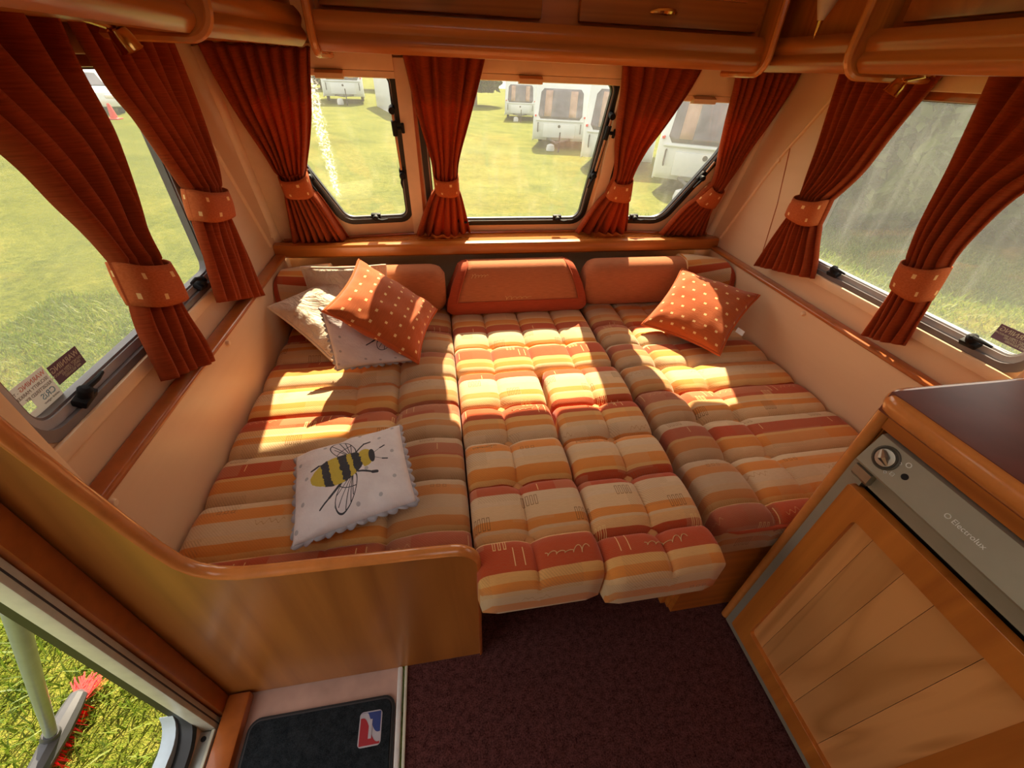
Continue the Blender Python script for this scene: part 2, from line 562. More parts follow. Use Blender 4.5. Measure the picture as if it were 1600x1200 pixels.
M['bark'] = plain('bark', (0.10, 0.07, 0.05), 0.9, 0, 0.4, nscale=20)
M['van_white'] = plain('white caravan skin', (0.53, 0.57, 0.60), 0.35, 0, 0.04, nscale=3)
M['van_grey'] = plain('pale grey skirt', (0.52, 0.54, 0.56), 0.4, 0, 0.06, nscale=3)
M['van_glass'] = plain('tinted window', (0.10, 0.095, 0.12), 0.12, 0, 0.4, nscale=2)
M['van_curtain'] = plain('drawn curtain behind glass', (0.36, 0.24, 0.20), 0.6, 0, 0.2, nscale=4)
M['tyre'] = plain('tyre', (0.02, 0.02, 0.02), 0.8)
M['car_paint'] = plain('silver car paint', (0.66, 0.70, 0.70), 0.25, 0.2, 0.03)
M['red'] = plain('red plastic', (0.62, 0.025, 0.02), 0.5)
M['bristle'] = plain('red bristles', (0.60, 0.02, 0.015), 0.6, 0, 0.3, nscale=80)
M['broom_grey'] = plain('dark grey plastic', (0.055, 0.055, 0.06), 0.5)
M['handle_metal'] = plain('grey green handle', (0.30, 0.36, 0.35), 0.3, 0.3)
M['sticker_dark'] = plain_fabric('faded purple sticker', (0.26, 0.17, 0.20), 0.6, trans=0.5, var=0.03)
M['sticker_white'] = plain_fabric('faded white sticker', (0.75, 0.68, 0.64), 0.6, trans=0.6, var=0.03)
M['ink_pale'] = plain('pale ink', (0.72, 0.68, 0.50), 0.5)
M['ink_red'] = plain('faded red ink', (0.72, 0.22, 0.16), 0.5)
M['ink_grey'] = plain('faded grey ink', (0.30, 0.23, 0.22), 0.5)
M['ink_blue'] = plain('faded blue ink', (0.24, 0.40, 0.52), 0.5)
M['badge_blue'] = plain('badge blue', (0.02, 0.045, 0.20), 0.5)
M['badge_red'] = plain('badge red', (0.36, 0.012, 0.02), 0.5)
M['badge_white'] = plain('badge silver', (0.45, 0.42, 0.45), 0.45)

# ---------------------------------------------------------------- mesh helpers
def finish(bm, sharp=0.62):
    bmesh.ops.recalc_face_normals(bm, faces=bm.faces)
    for f in bm.faces:
        f.smooth = True
    for e in bm.edges:
        if len(e.link_faces) == 2:
            try:
                if e.calc_face_angle() > sharp:
                    e.smooth = False
            except ValueError:
                pass
    return bm

def obj(name, bm, m, parent=None, sharp=0.62, norm=True):
    if norm:
        finish(bm, sharp)
    me = bpy.data.meshes.new(name)
    bm.to_mesh(me)
    bm.free()
    return obj_me(name, me, m, parent)

def obj_me(name, me, m, parent=None):
    o = bpy.data.objects.new(name, me)
    if m is not None:
        me.materials.append(M[m] if isinstance(m, str) else m)
    col.objects.link(o)
    if parent is not None:
        o.parent = parent
    return o

def thing(name, label, cat, loc=(0, 0, 0), group=None, kind=None):
    o = bpy.data.objects.new(name, None)
    o.empty_display_size = 0.05
    col.objects.link(o)
    o['label'] = label
    o['category'] = cat
    if group:
        o['group'] = group
    if kind:
        o['kind'] = kind
    return o

def tag(o, label, cat, group=None, kind=None):
    o['label'] = label
    o['category'] = cat
    if group:
        o['group'] = group
    if kind:
        o['kind'] = kind
    return o

def box(bm, x0, x1, y0, y1, z0, z1, bev=0.0, seg_=2, mat4=None):
    vs_ = [bm.verts.new((x, y, z)) for x in (x0, x1) for y in (y0, y1) for z in (z0, z1)]
    F = [(0, 1, 3, 2), (4, 6, 7, 5), (0, 4, 5, 1), (2, 3, 7, 6), (0, 2, 6, 4), (1, 5, 7, 3)]
    fs = [bm.faces.new([vs_[i] for i in f]) for f in F]
    if mat4 is not None:
        bmesh.ops.transform(bm, matrix=mat4, verts=vs_)
    if bev > 0:
        es = list({e for f in fs for e in f.edges})
        bmesh.ops.bevel(bm, geom=es, offset=bev, segments=seg_, affect='EDGES', profile=0.5)
    return bm

def bx(*a, **k):
    return box(bmesh.new(), *a, **k)

def tube(bm, pts, r, n=8, cap=True):
    pts = [Vector(p) for p in pts]
    rings = []
    up = Vector((0, 0, 1))
    prev = None
    for i, p in enumerate(pts):
        d = (pts[min(i + 1, len(pts) - 1)] - pts[max(i - 1, 0)]).normalized()
        if prev is None:
            a = d.cross(up)
            if a.length < 1e-3:
                a = d.cross(Vector((1, 0, 0)))
            a.normalize()
        else:
            a = prev - d * prev.dot(d)
            a.normalize()
        prev = a
        b_ = d.cross(a)
        rr = r[i] if isinstance(r, (list, tuple)) else r
        rings.append([bm.verts.new(p + a * rr * math.cos(2 * PI * k / n) + b_ * rr * math.sin(2 * PI * k / n)) for k in range(n)])
    for i in range(len(rings) - 1):
        for k in range(n):
            bm.faces.new((rings[i][k], rings[i][(k + 1) % n], rings[i + 1][(k + 1) % n], rings[i + 1][k]))
    if cap:
        bm.faces.new(rings[0][::-1])
        bm.faces.new(rings[-1])
    return bm

def closed_tube(bm, pts, r, n=6):
    pts = [Vector(p) for p in pts]
    N = len(pts)
    cen = sum(pts, Vector()) / N
    rings = []
    for i, p in enumerate(pts):
        d = (pts[(i + 1) % N] - pts[i - 1]).normalized()
        a = (p - cen)
        a = (a - d * a.dot(d)).normalized()
        b_ = d.cross(a)
        rings.append([bm.verts.new(p + a * r * math.cos(2 * PI * k / n) + b_ * r * math.sin(2 * PI * k / n)) for k in range(n)])
    for i in range(N):
        for k in range(n):
            bm.faces.new((rings[i][k], rings[i][(k + 1) % n], rings[(i + 1) % N][(k + 1) % n], rings[(i + 1) % N][k]))
    return bm

def prism(bm, poly, f0, f1):
    """poly: list of 2D points; f0/f1 map a 2D point to 3D for the two ends"""
    a = [bm.verts.new(f0(p)) for p in poly]
    b_ = [bm.verts.new(f1(p)) for p in poly]
    n = len(poly)
    bm.faces.new(a)
    bm.faces.new(b_[::-1])
    for i in range(n):
        bm.faces.new((a[i], a[(i + 1) % n], b_[(i + 1) % n], b_[i]))
    return bm

def lathe(bm, prof, center, axis=Vector((0, 0, 1)), n=20):
    axis = Vector(axis).normalized()
    a = axis.orthogonal().normalized()
    b_ = axis.cross(a)
    c = Vector(center)
    rings = []
    for (r, h) in prof:
        if r < 1e-6:
            rings.append([bm.verts.new(c + axis * h)])
        else:
            rings.append([bm.verts.new(c + axis * h + (a * math.cos(2 * PI * k / n) + b_ * math.sin(2 * PI * k / n)) * r) for k in range(n)])
    for r0, r1 in zip(rings, rings[1:]):
        if len(r0) == 1 and len(r1) == 1:
            continue
        for k in range(n):
            k2 = (k + 1) % n
            if len(r0) == 1:
                bm.faces.new((r0[0], r1[k2], r1[k]))
            elif len(r1) == 1:
                bm.faces.new((r0[k], r0[k2], r1[0]))
            else:
                bm.faces.new((r0[k], r0[k2], r1[k2], r1[k]))
    if len(rings[0]) > 1:
        bm.faces.new(rings[0][::-1])
    if len(rings[-1]) > 1:
        bm.faces.new(rings[-1])
    return bm

def lerp(a, b_, f):
    return a + (b_ - a) * f

def smoothpts(pts, k=8):
    """Catmull-Rom through 2D points"""
    out = []
    n = len(pts)
    P = [Vector(p) for p in pts]
    for i in range(n - 1):
        p0, p1, p2, p3 = P[max(i - 1, 0)], P[i], P[i + 1], P[min(i + 2, n - 1)]
        for j in range(k):
            t_ = j / k
            q = 0.5 * ((2 * p1) + (-p0 + p2) * t_ + (2 * p0 - 5 * p1 + 4 * p2 - p3) * t_ * t_ + (-p0 + 3 * p1 - 3 * p2 + p3) * t_ ** 3)
            out.append((q.x, q.y))
    out.append((P[-1].x, P[-1].y))
    return out

def round_poly(pts, radii, n=6):
    """rounded polygon loop in 2D, pts counter-clockwise"""
    out = []
    N = len(pts)
    for i in range(N):
        p = Vector(pts[i]); a = Vector(pts[i - 1]); b_ = Vector(pts[(i + 1) % N])
        r = radii[i] if isinstance(radii, (list, tuple)) else radii
        da, db = (a - p).normalized(), (b_ - p).normalized()
        ang = da.angle(db)
        if r <= 0:
            out.append(p)
            continue
        t = r / math.tan(ang / 2)
        p0, p1 = p + da * t, p + db * t
        c = p + (da + db).normalized() * (r / math.sin(ang / 2))
        v0, v1 = p0 - c, p1 - c
        tot = v0.angle(v1)
        sgn = 1 if v0.x * v1.y - v0.y * v1.x > 0 else -1
        for k in range(n + 1):
            th = sgn * tot * k / n
            out.append(c + Vector((v0.x * math.cos(th) - v0.y * math.sin(th), v0.x * math.sin(th) + v0.y * math.cos(th))))
    return [(p.x, p.y) for p in out]

def offset_loop(loop, d):
    """move a ccw loop outwards by d"""
    N = len(loop)
    out = []
    for i in range(N):
        a, p, b_ = Vector(loop[i - 1]), Vector(loop[i]), Vector(loop[(i + 1) % N])
        e0, e1 = (p - a), (b_ - p)
        e0 = e0.normalized() if e0.length > 1e-9 else e1.normalized()
        e1 = e1.normalized() if e1.length > 1e-9 else e0
        n = Vector((e0.y + e1.y, -(e0.x + e1.x)))
        n.normalize()
        c = max(0.3, n.dot(Vector((e0.y, -e0.x))))
        q = p + n * (d / c)
        out.append((q.x, q.y))
    return out

def plate_holes(outer, holes, mp, t):
    """plate with holes; mp(u, v, w) -> 3D, w from 0 (inside face) to t"""
    bm = bmesh.new()
    caps = []
    for w in (0.0, t):
        edges, rings = [], []
        for loop in [outer] + holes:
            vv = [bm.verts.new((u, v, 0.0)) for (u, v) in loop]
            rings.append(vv)
            for i in range(len(vv)):
                edges.append(bm.edges.new((vv[i], vv[(i + 1) % len(vv)])))
        bmesh.ops.triangle_fill(bm, edges=edges, use_beauty=True, use_dissolve=False, normal=(0, 0, 1))
        caps.append((rings, w))
    for rings, w in caps:
        for r in rings:
            for v in r:
                u_, v_ = v.co.x, v.co.y
                v.co = mp(u_, v_, w)
    for r0, r1 in zip(caps[0][0], caps[1][0]):
        for i in range(len(r0)):
            j = (i + 1) % len(r0)
            bm.faces.new((r0[i], r0[j], r1[j], r1[i]))
    return bm

def ring_strip(loop0, loop1, w0, w1, mp):
    """rectangular-section ring between two 2D loops, depth w0..w1"""
    bm = bmesh.new()
    N = len(loop0)
    A = [[bm.verts.new(mp(u, v, w)) for (u, v) in L] for L, w in ((loop0, w0), (loop1, w0), (loop1, w1), (loop0, w1))]
    for k in range(4):
        a, b_ = A[k], A[(k + 1) % 4]
        for i in range(N):
            j = (i + 1) % N
            bm.faces.new((a[i], a[j], b_[j], b_[i]))
    return bm

def cap_plate(loop, w0, w1, mp):
    bm = bmesh.new()
    prism(bm, loop, lambda p: mp(p[0], p[1], w0), lambda p: mp(p[0], p[1], w1))
    return bm

# ---------------------------------------------------------------- room shell
XL, XR = -0.690, 1.355            # side walls
ZSH = 0.76                        # front shelf
def yb(x):
    if x < -0.10:
        return 1.99 - (-0.10 - x) * 0.08 / 0.59
    if x > 0.73:
        return 1.99 - (x - 0.73) * 0.08 / 0.62
    return 1.99
def front_map(off=0.0):
    return lambda u, v, w: (u, yb(u) - 0.262 * (v - 0.76) + w - off, v)

WL = round_poly([(0.600, 0.835), (1.365, 0.835), (1.365, 1.385), (0.600, 1.385)], 0.06)
WR = round_poly([(0.575, 0.835), (1.345, 0.835), (1.345, 1.385), (0.575, 1.385)], 0.06)
DOOR = round_poly([(-0.28, 0.03), (0.423, 0.03), (0.423, 1.78), (-0.28, 1.78)], 0.08)
mapL = lambda u, v, w: (XL - w, u, v)
mapR = lambda u, v, w: (XR + w, u, v)

o = obj('wall_left', plate_holes([(-2.4, -0.05), (2.0, -0.05), (2.0, 2.0), (-2.4, 2.0)], [WL, DOOR], mapL, 0.035), 'maple_y')
tag(o, 'pale maple side wall of the caravan by the entrance door', 'wall', kind='structure')
wall_left = o
o = obj('wall_right', plate_holes([(-2.4, -0.05), (2.0, -0.05), (2.0, 2.0), (-2.4, 2.0)], [WR], mapR, 0.035), 'maple_y')
tag(o, 'pale maple side wall above the fridge counter', 'wall', kind='structure')
wall_right = o

FW = [  # front windows: outline, segment range
    (round_poly([(-0.400, 0.828), (-0.118, 0.828), (-0.118, 1.372), (-0.60, 1.372), (-0.535, 1.12)], [0.07, 0.045, 0.045, 0.05, 0.2]), (-0.72, -0.10)),
    (round_poly([(-0.03, 0.806), (0.690, 0.806), (0.722, 1.374), (-0.04, 1.374)], [0.05, 0.06, 0.05, 0.05]), (-0.10, 0.73)),
    (round_poly([(0.785, 0.814), (1.085, 0.814), (1.235, 1.12), (1.29, 1.345), (0.775, 1.345)], [0.045, 0.09, 0.2, 0.05, 0.045]), (0.73, 1.39)),
]
fw_bm = bmesh.new()
for loop, (x0, x1) in FW:
    b2 = plate_holes([(x0, 0.70), (x1, 0.70), (x1, 2.0), (x0, 2.0)], [loop], front_map(), 0.035)
    tmp = bpy.data.meshes.new('t')
    b2.to_mesh(tmp)
    b2.free()
    fw_bm.from_mesh(tmp)
    bpy.data.meshes.remove(tmp)
box(fw_bm, -0.72, 1.39, 1.99, 2.03, -0.05, 0.71)
o = obj('wall_front', fw_bm, 'frame_cream')
tag(o, 'cream raked front wall around the three front windows', 'wall', kind='structure')
wall_front = o

hole_back = round_poly([(-0.3, 0.85), (0.95, 0.85), (0.95, 1.55), (-0.3, 1.55)], 0.06)
o = obj('wall_back', plate_holes([(-0.72, -0.05), (1.39, -0.05), (1.39, 2.0), (-0.72, 2.0)], [], lambda u, v, w: (u, -2.4 - w, v), 0.035), 'maple_x')
tag(o, 'maple rear wall behind the viewer', 'wall', kind='structure')
fill_opening = [(0.0, -0.55), (0.7, -0.55), (0.7, 0.25), (0.0, 0.25)]  # roof opening out of view, added to let in sky light as fill
sk2 = [(0.0, -1.9), (0.7, -1.9), (0.7, -1.2), (0.0, -1.2)]
o = obj('ceiling', plate_holes([(-0.73, -2.44), (1.40, -2.44), (1.40, 2.0), (-0.73, 2.0)], [fill_opening], lambda u, v, w: (u, v, 1.98 + w), 0.04), 'ceiling')
tag(o, 'off white caravan ceiling with an unseen opening added for fill light', 'ceiling', kind='structure')

o = obj('floor', bx(-0.178, 1.355, -2.4, 1.99, -0.05, 0.0), 'carpet')
tag(o, 'dark maroon carpet floor between the bunks and the fridge', 'floor', kind='structure')
o = obj('floor_entrance', bx(-0.69, -0.205, -2.4, 0.50, -0.05, -0.004), 'vinyl')
tag(o, 'pinkish vinyl floor strip inside the entrance door', 'floor', kind='structure')
t = thing('trim_1', 'pale metal threshold strip between doormat and maroon carpet', 'trim', kind='structure')
obj('strip', bx(-0.205, -0.192, -2.4, 0.474, -0.02, 0.008, bev=0.003), 'white', t)
obj('strip', bx(-0.186, -0.178, -2.4, 0.474, -0.02, 0.007, bev=0.002), 'alu_cream', t)

# mouldings and seams on the side walls
for side, X, sg in (('left', XL, 1), ('right', XR, -1)):
    w = wall_left if sg > 0 else wall_right
    bm = bmesh.new()
    tube(bm, [(X, 1.815, 0.77), (X, 1.63, 1.14), (X, 1.44, 1.42)], 0.008, 8)
    obj('moulding', bm, 'cream_pale', w)
    bm = bmesh.new()
    tube(bm, [(X, 1.51, 0.745), (X, 1.545, 0.99), (X, 1.60, 1.20)], 0.0025, 6)
    obj('seam', bm, 'cap_rail', w)
    if sg > 0:
        bm = bmesh.new()
        tube(bm, [(X, 1.86, 0.79), (X, 1.90, 1.1), (X, 1.72, 1.42)], 0.005, 6)
        obj('moulding', bm, 'cream_pale', w)
    bm = bmesh.new()
    lathe(bm, [(0.011, 0), (0.010, 0.007), (0, 0.010)], (X, 1.63, 1.135), (sg, 0, 0), 12)
    obj('screw_cap', bm, 'cream_pale', w)
    # corner post where the side wall meets the raked front wall
    bm = bmesh.new()
    tube(bm, [(X - sg * 0.01, 1.91, 0.76), (X - sg * 0.01, 1.74, 1.41)], 0.03, 12)
    obj('corner_post', bm, 'cream_pale', w)
# horizontal seam under the side windows
for X, sg, y0, y1, w in ((XL, 1, 0.565, 1.50, wall_left), (XR, -1, 0.50, 1.50, wall_right)):
    obj('ledge', bx(min(X, X + sg * 0.012), max(X, X + sg * 0.012), y0, y1, 0.800, 0.832, bev=0.005), 'cream_pale', w)

# ---------------------------------------------------------------- windows
def catch_parts(parent, p, along, out, lever=0.05):
    """black catch: base block, turn body and lever"""
    p, along, out = Vector(p), Vector(along).normalized(), Vector(out).normalized()
    third = along.cross(out).normalized()
    R3 = Matrix((along, out, third)).transposed().to_4x4()
    T = Matrix.Translation(p) @ R3
    bm = bmesh.new()
    box(bm, -0.020, 0.020, 0.0, 0.016, -0.012, 0.012, 0.003, 2, T)
    lathe(bm, [(0.012, 0), (0.012, 0.02), (0.006, 0.026), (0, 0.027)], p + out * 0.01, out, 12)
    c = obj('catch', bm, 'black_plastic', parent)
    bm = bmesh.new()
    tube(bm, [p + out * 0.03, p + out * 0.034 + along * lever * 0.5 + third * 0.006, p + out * 0.028 + along * lever + third * 0.004], [0.006, 0.005, 0.0035], 8)
    obj('lever', bm, 'black_plastic', c)
    return c

def stay_parts(parent, a, b_, out):
    a, b_, out = Vector(a), Vector(b_), Vector(out).normalized()
    bm = bmesh.new()
    tube(bm, [a + out * 0.02, b_ + out * 0.02], 0.0045, 8)
    s_ = obj('stay', bm, 'copper', parent)
    d = (b_ - a).normalized()
    bm = bmesh.new()
    tube(bm, [a + out * 0.02 + d * 0.035, a + out * 0.02 + d * 0.085], 0.010, 10)
    side = d.cross(out)
    tube(bm, [a + out * 0.02 + d * 0.06 - side * 0.024, a + out * 0.02 + d * 0.06], [0.006, 0.006], 8)
    tube(bm, [a + out * 0.02 + d * 0.06 - side * 0.030 - d * 0.016, a + out * 0.02 + d * 0.06 - side * 0.030 + d * 0.016], 0.006, 8)
    tube(bm, [a + out * 0.0, a + out * 0.028], 0.012, 10)
    obj('clamp_knob', bm, 'black_plastic', s_)

def window(name, label, loop, mp, pane_mat_, t=0.035, seal='black', rim='black', fi_=0.016):
    w = thing(name, label, 'window', kind='structure')
    obj('seal', ring_strip(offset_loop(loop, 0.010), offset_loop(loop, -0.012), -0.004, 0.006, mp), seal, w)
    obj('frame', ring_strip(offset_loop(loop, -0.006), offset_loop(loop, -fi_), 0.006, 0.020, mp), 'grey_frame', w)
    obj('rim', ring_strip(offset_loop(loop, -fi_ + 0.004), offset_loop(loop, -fi_ - 0.005), 0.010, 0.028, mp), rim, w)
    obj('pane', cap_plate(offset_loop(loop, 0.004), t - 0.008, t - 0.004, mp), pane_mat_, w)
    return w

w1 = window('window_1', 'misty side window behind the curtains by the entrance', WL, mapL, 'pane_left', seal='grey_mid', rim='grey_mid', fi_=0.030)
for y in (0.72, 1.23):
    catch_parts(w1, (XL + 0.0, y, 0.852), (0, 1 if y < 1 else -1, 0.15), (0.5, 0, 0.85))
catch_parts(w1, (XL, 1.345, 0.98), (0, 0, -1), (0.8, -0.5, 0))
w2 = window('window_2', 'cloudy side window above the panel leading to the fridge counter', WR, mapR, 'pane_right', seal='grey_mid', rim='grey_frame', fi_=0.028)
for y in (1.16, 0.70):
    catch_parts(w2, (XR, y, 0.852), (0, -1, 0.05), (-0.5, 0, 0.85))
catch_parts(w2, (XR, 1.325, 0.99), (0, 0, -1), (-0.8, -0.5, 0))
fm = front_map()
labels = ('narrow front window with a sloping outer edge beside the entrance side', 'widest front window, in the middle above the shelf',
          'narrow front window with a sloping outer edge on the fridge side')
FWo = []
for i, (loop, rg) in enumerate(FW):
    FWo.append(window('window_%d' % (i + 3), labels[i], loop, fm, 'pane_splash' if i == 0 else 'pane_front'))
nrm = (0, -0.967, -0.254)
up = Vector((0, -0.254, 0.967))
def fpt(x, z, off=0.004):
    return Vector((x, yb(x) - 0.262 * (z - 0.76) - off, z))
catch_parts(FWo[0], fpt(-0.265, 0.856), (1, 0, 0), nrm)
catch_parts(FWo[0], fpt(-0.480, 1.03), (0.42, 0, -0.9), nrm)
catch_parts(FWo[0], fpt(-0.130, 1.03), -up, nrm)
stay_parts(FWo[0], fpt(-0.137, 1.255), fpt(-0.132, 1.05), nrm)
catch_parts(FWo[1], fpt(0.560, 0.835), (1, 0, 0), nrm)
catch_parts(FWo[1], fpt(0.690, 1.03), (-0.35, 0, -0.9), nrm)
stay_parts(FWo[1], fpt(0.712, 1.255), fpt(0.694, 1.05), nrm)
catch_parts(FWo[1], fpt(0.10, 0.835), (1, 0, 0), nrm)
catch_parts(FWo[2], fpt(0.935, 0.842), (1, 0, 0), nrm)
catch_parts(FWo[2], fpt(1.178, 1.035), (-0.6, 0, -0.8), nrm)
stay_parts(FWo[2], fpt(1.232, 1.18), fpt(1.186, 1.06), nrm)

# pillars and header boards between the front windows
for i, (xa, xb, lab) in enumerate(((-0.112, -0.062, 'cream upright post between the first and middle front windows'),
                                   (0.722, 0.772, 'cream upright post between the middle and fridge-side front windows'))):
    t = thing('trim_%d' % (i + 2), lab, 'trim', kind='structure')
    bm = bmesh.new()
    prism(bm, [(xa, 0.765), (xb, 0.765), (xb, 1.40), (xa, 1.40)], lambda p: (p[0], yb(0) - 0.262 * (p[1] - 0.76) - 0.022, p[1]), lambda p: (p[0], yb(0) - 0.262 * (p[1] - 0.76) + 0.002, p[1]))
    obj('post', bm, 'cream_pale', t)
    bm = bmesh.new()
    prism(bm, [(xb, 0.765), (xb + 0.012, 0.765), (xb + 0.012, 1.40), (xb, 1.40)], lambda p: (p[0], yb(0) - 0.262 * (p[1] - 0.76) - 0.010, p[1]), lambda p: (p[0], yb(0) - 0.262 * (p[1] - 0.76) + 0.002, p[1]))
    obj('bead', bm, 'cap_rail', t)
blab = ('cream blind cassette above the front window by the entrance side', 'cream blind cassette above the middle front window',
        'cream blind cassette above the fridge-side front window')
for i, (xa, xb, tx, zt) in enumerate(((-0.60, -0.112, -0.32, 1.356), (-0.06, 0.722, 0.366, 1.362), (0.774, 1.32, 1.045, 1.322))):
    b_ = thing('window_blind', blab[i], 'blind', group='window blind cassettes')
    bm = bmesh.new()
    g = lambda x, z, d: (x, yb(x) - 0.262 * (z - 0.76) - d, z)
    n = 3
    prism(bm, [(0.001, zt + 0.004), (0.030, zt + 0.008), (0.036, zt + 0.03), (0.030, 1.425), (0.001, 1.425)],
          lambda p: g(xa, p[1], p[0]), lambda p: g(xb, p[1], p[0]))
    obj('cassette', bm, 'frame_cream', b_)
    bm = bmesh.new()
    prism(bm, [(0.010, zt - 0.014), (0.024, zt - 0.012), (0.026, zt + 0.006), (0.010, zt + 0.006)], lambda p: g(xa, p[1], p[0]), lambda p: g(xb, p[1], p[0]))
    obj('bottom_bar', bm, 'cream_pale', b_)
    bm = bmesh.new()
    prism(bm, [(0.024, zt - 0.020), (0.050, zt - 0.018), (0.050, zt - 0.004), (0.024, zt + 0.006)], lambda p: g(tx - 0.043, p[1], p[0]), lambda p: g(tx + 0.043, p[1], p[0]))
    obj('pull_tab', bm, 'frame_cream', b_)
for X, sg, ya, yb_, lab in ((XL, 1, 0.60, 1.36, 'blind cassette at the top of the side window by the entrance'), (XR, -1, 0.575, 1.34, 'blind cassette at the top of the cloudy side window')):
    b_ = thing('window_blind', lab, 'blind', group='window blind cassettes')
    obj('cassette', bx(min(X + sg * .001, X + sg * 0.035), max(X + sg * .001, X + sg * 0.035), ya, yb_, 1.375, 1.425, bev=0.006), 'frame_cream', b_)
    obj('bottom_bar', bx(min(X + sg * 0.006, X + sg * 0.022), max(X + sg * 0.006, X + sg * 0.022), ya, yb_, 1.355, 1.376, bev=0.003), 'cap_rail', b_)

# upright board between the side window and the partition
t = thing('trim_4', 'cream upright board at the near end of the misty side window', 'trim', kind='structure')
obj('board', bx(XL, XL + 0.022, 0.530, 0.598, 0.74, 1.40, bev=0.004), 'cream_pale', t)
obj('bead', bx(XL + 0.0, XL + 0.034, 0.505, 0.529, 0.74, 1.40, bev=0.004), 'maple_z', t)
t = thing('trim_5', 'cream upright board at the near end of the cloudy side window', 'trim', kind='structure')
obj('board', bx(XR - 0.022, XR, 0.505, 0.572, 0.74, 1.40, bev=0.004), 'cream_pale', t)

# ---------------------------------------------------------------- front shelf
sh = thing('front_shelf', 'long polished wooden shelf below the front windows', 'shelf')
bm = bmesh.new()
poly = [(-0.688, 1.862), (-0.62, 1.848), (1.30, 1.832), (1.353, 1.842), (1.353, 1.905), (0.73, 1.985), (-0.10, 1.985), (-0.688, 1.91)]
prism(bm, poly, lambda p: (p[0], p[1], 0.735), lambda p: (p[0], p[1], 0.760))
obj('board', bm, 'shelf_gloss', sh)
bm = bmesh.new()
front = [(-0.688, 1.856), (-0.62, 1.842), (0.0, 1.835), (0.65, 1.831), (1.30, 1.826), (1.353, 1.838)]
prof = [(0.0, 0.765), (-0.012, 0.764), (-0.020, 0.756), (-0.022, 0.735), (-0.019, 0.720), (-0.010, 0.712), (0.0, 0.708), (0.02, 0.708), (0.02, 0.765)]
rings = [[bm.verts.new((x, y + d, z)) for d, z in prof] for x, y in front]
for a, b_ in zip(rings, rings[1:]):
    for k in range(len(prof)):
        k2 = (k + 1) % len(prof)
        bm.faces.new((a[k], a[k2], b_[k2], b_[k]))
bm.faces.new(rings[0][::-1])
bm.faces.new(rings[-1])
obj('nosing', bm, 'cherry_x', sh)
bm = bmesh.new()
tube(bm, [(-0.66, 1.908, 0.763), (-0.11, 1.976, 0.763), (0.73, 1.976, 0.763), (1.33, 1.900, 0.763)], 0.006, 8)
obj('back_bead', bm, 'cap_rail', sh)

# ---------------------------------------------------------------- side backrest boards with cap rails
for X0, X1, xr0, xr1, lab, y0, y1, ys, sg in ((-0.678, -0.652, -0.689, -0.645, 'tall pale maple board with a reddish cap rail along the entrance-side bunk', 0.495, 1.83, (0.591, 1.167), 1),
                                              (1.322, 1.346, 1.315, 1.354, 'tall pale maple board with a reddish cap rail leading to the fridge counter', 0.48, 1.81, (1.166,), -1)):
    b_ = thing('side_board', lab, 'panel')
    obj('board', bx(X0, X1, y0, y1, 0.30, 0.715), 'maple_y', b_)
    obj('cap_rail', bx(xr0, xr1, y0, y1, 0.714, 0.730, bev=0.006, seg_=3), 'cap_rail', b_)
    for y in ys:
        bm = bmesh.new()
        xs = X1 if sg > 0 else X0
        lathe(bm, [(0.009, -0.002), (0.009, 0.004), (0.006, 0.009), (0, 0.010)], (xs, y, 0.700), (sg, 0, 0), 14)
        obj('screw_cap', bm, 'cream_pale', b_)

# ---------------------------------------------------------------- partition with the sweeping top edge
pt = thing('partition_panel', 'curved wooden partition at the foot of the entrance-side bunk', 'partition')
curve = [(0.031, 0.002), (0.031, 0.50)]
for k in range(1, 9):                       # outer corner
    a = PI / 2 * k / 8
    curve.append((0.031 - 0.055 * (1 - math.cos(a)), 0.508 + 0.055 * math.sin(a)))
curve += [(-0.10, 0.568), (-0.25, 0.574), (-0.36, 0.577), (-0.43, 0.582), (-0.470, 0.594), (-0.497, 0.615), (-0.515, 0.645), (-0.528, 0.69), (-0.545, 0.775), (-0.562, 0.87), (-0.580, 0.98), (-0.598, 1.12), (-0.615, 1.3), (-0.625, 1.5), (-0.63, 1.97)]
poly = curve + [(-0.688, 1.97), (-0.688, 0.002)]
bm = bmesh.new()
prism(bm, poly, lambda p: (p[0], 0.474, p[1]), lambda p: (p[0], 0.492, p[1]))
obj('panel', bm, 'panel_x', pt)
# nosing follows the top edge
def edge_strip(path, y0, y1, hw, n=8):
    bm = bmesh.new()
    rings = []
    for i, p in enumerate(path):
        a, b_ = Vector(path[max(i - 1, 0)]), Vector(path[min(i + 1, len(path) - 1)])
        d = (b_ - a).normalized()
        nn = Vector((d.y, -d.x))
        c = Vector(p)
        ym = (y0 + y1) / 2
        ring = []
        for k in range(n + 1):
            th = -PI / 2 + PI * k / n
            q = c + nn * hw * math.cos(th)
            ring.append(bm.verts.new((q.x, ym + (y1 - y0) / 2 * math.sin(th), q.y)))
        rings.append(ring)
    for a, b_ in zip(rings, rings[1:]):
        for k in range(n):
            bm.faces.new((a[k], a[k + 1], b_[k + 1], b_[k]))
        bm.faces.new((a[n], a[0], b_[0], b_[n]))
    bm.faces.new(rings[0])
    bm.faces.new(rings[-1][::-1])
    return bm
obj('edge_trim', edge_strip(curve, 0.469, 0.497, 0.010), 'nosing', pt)

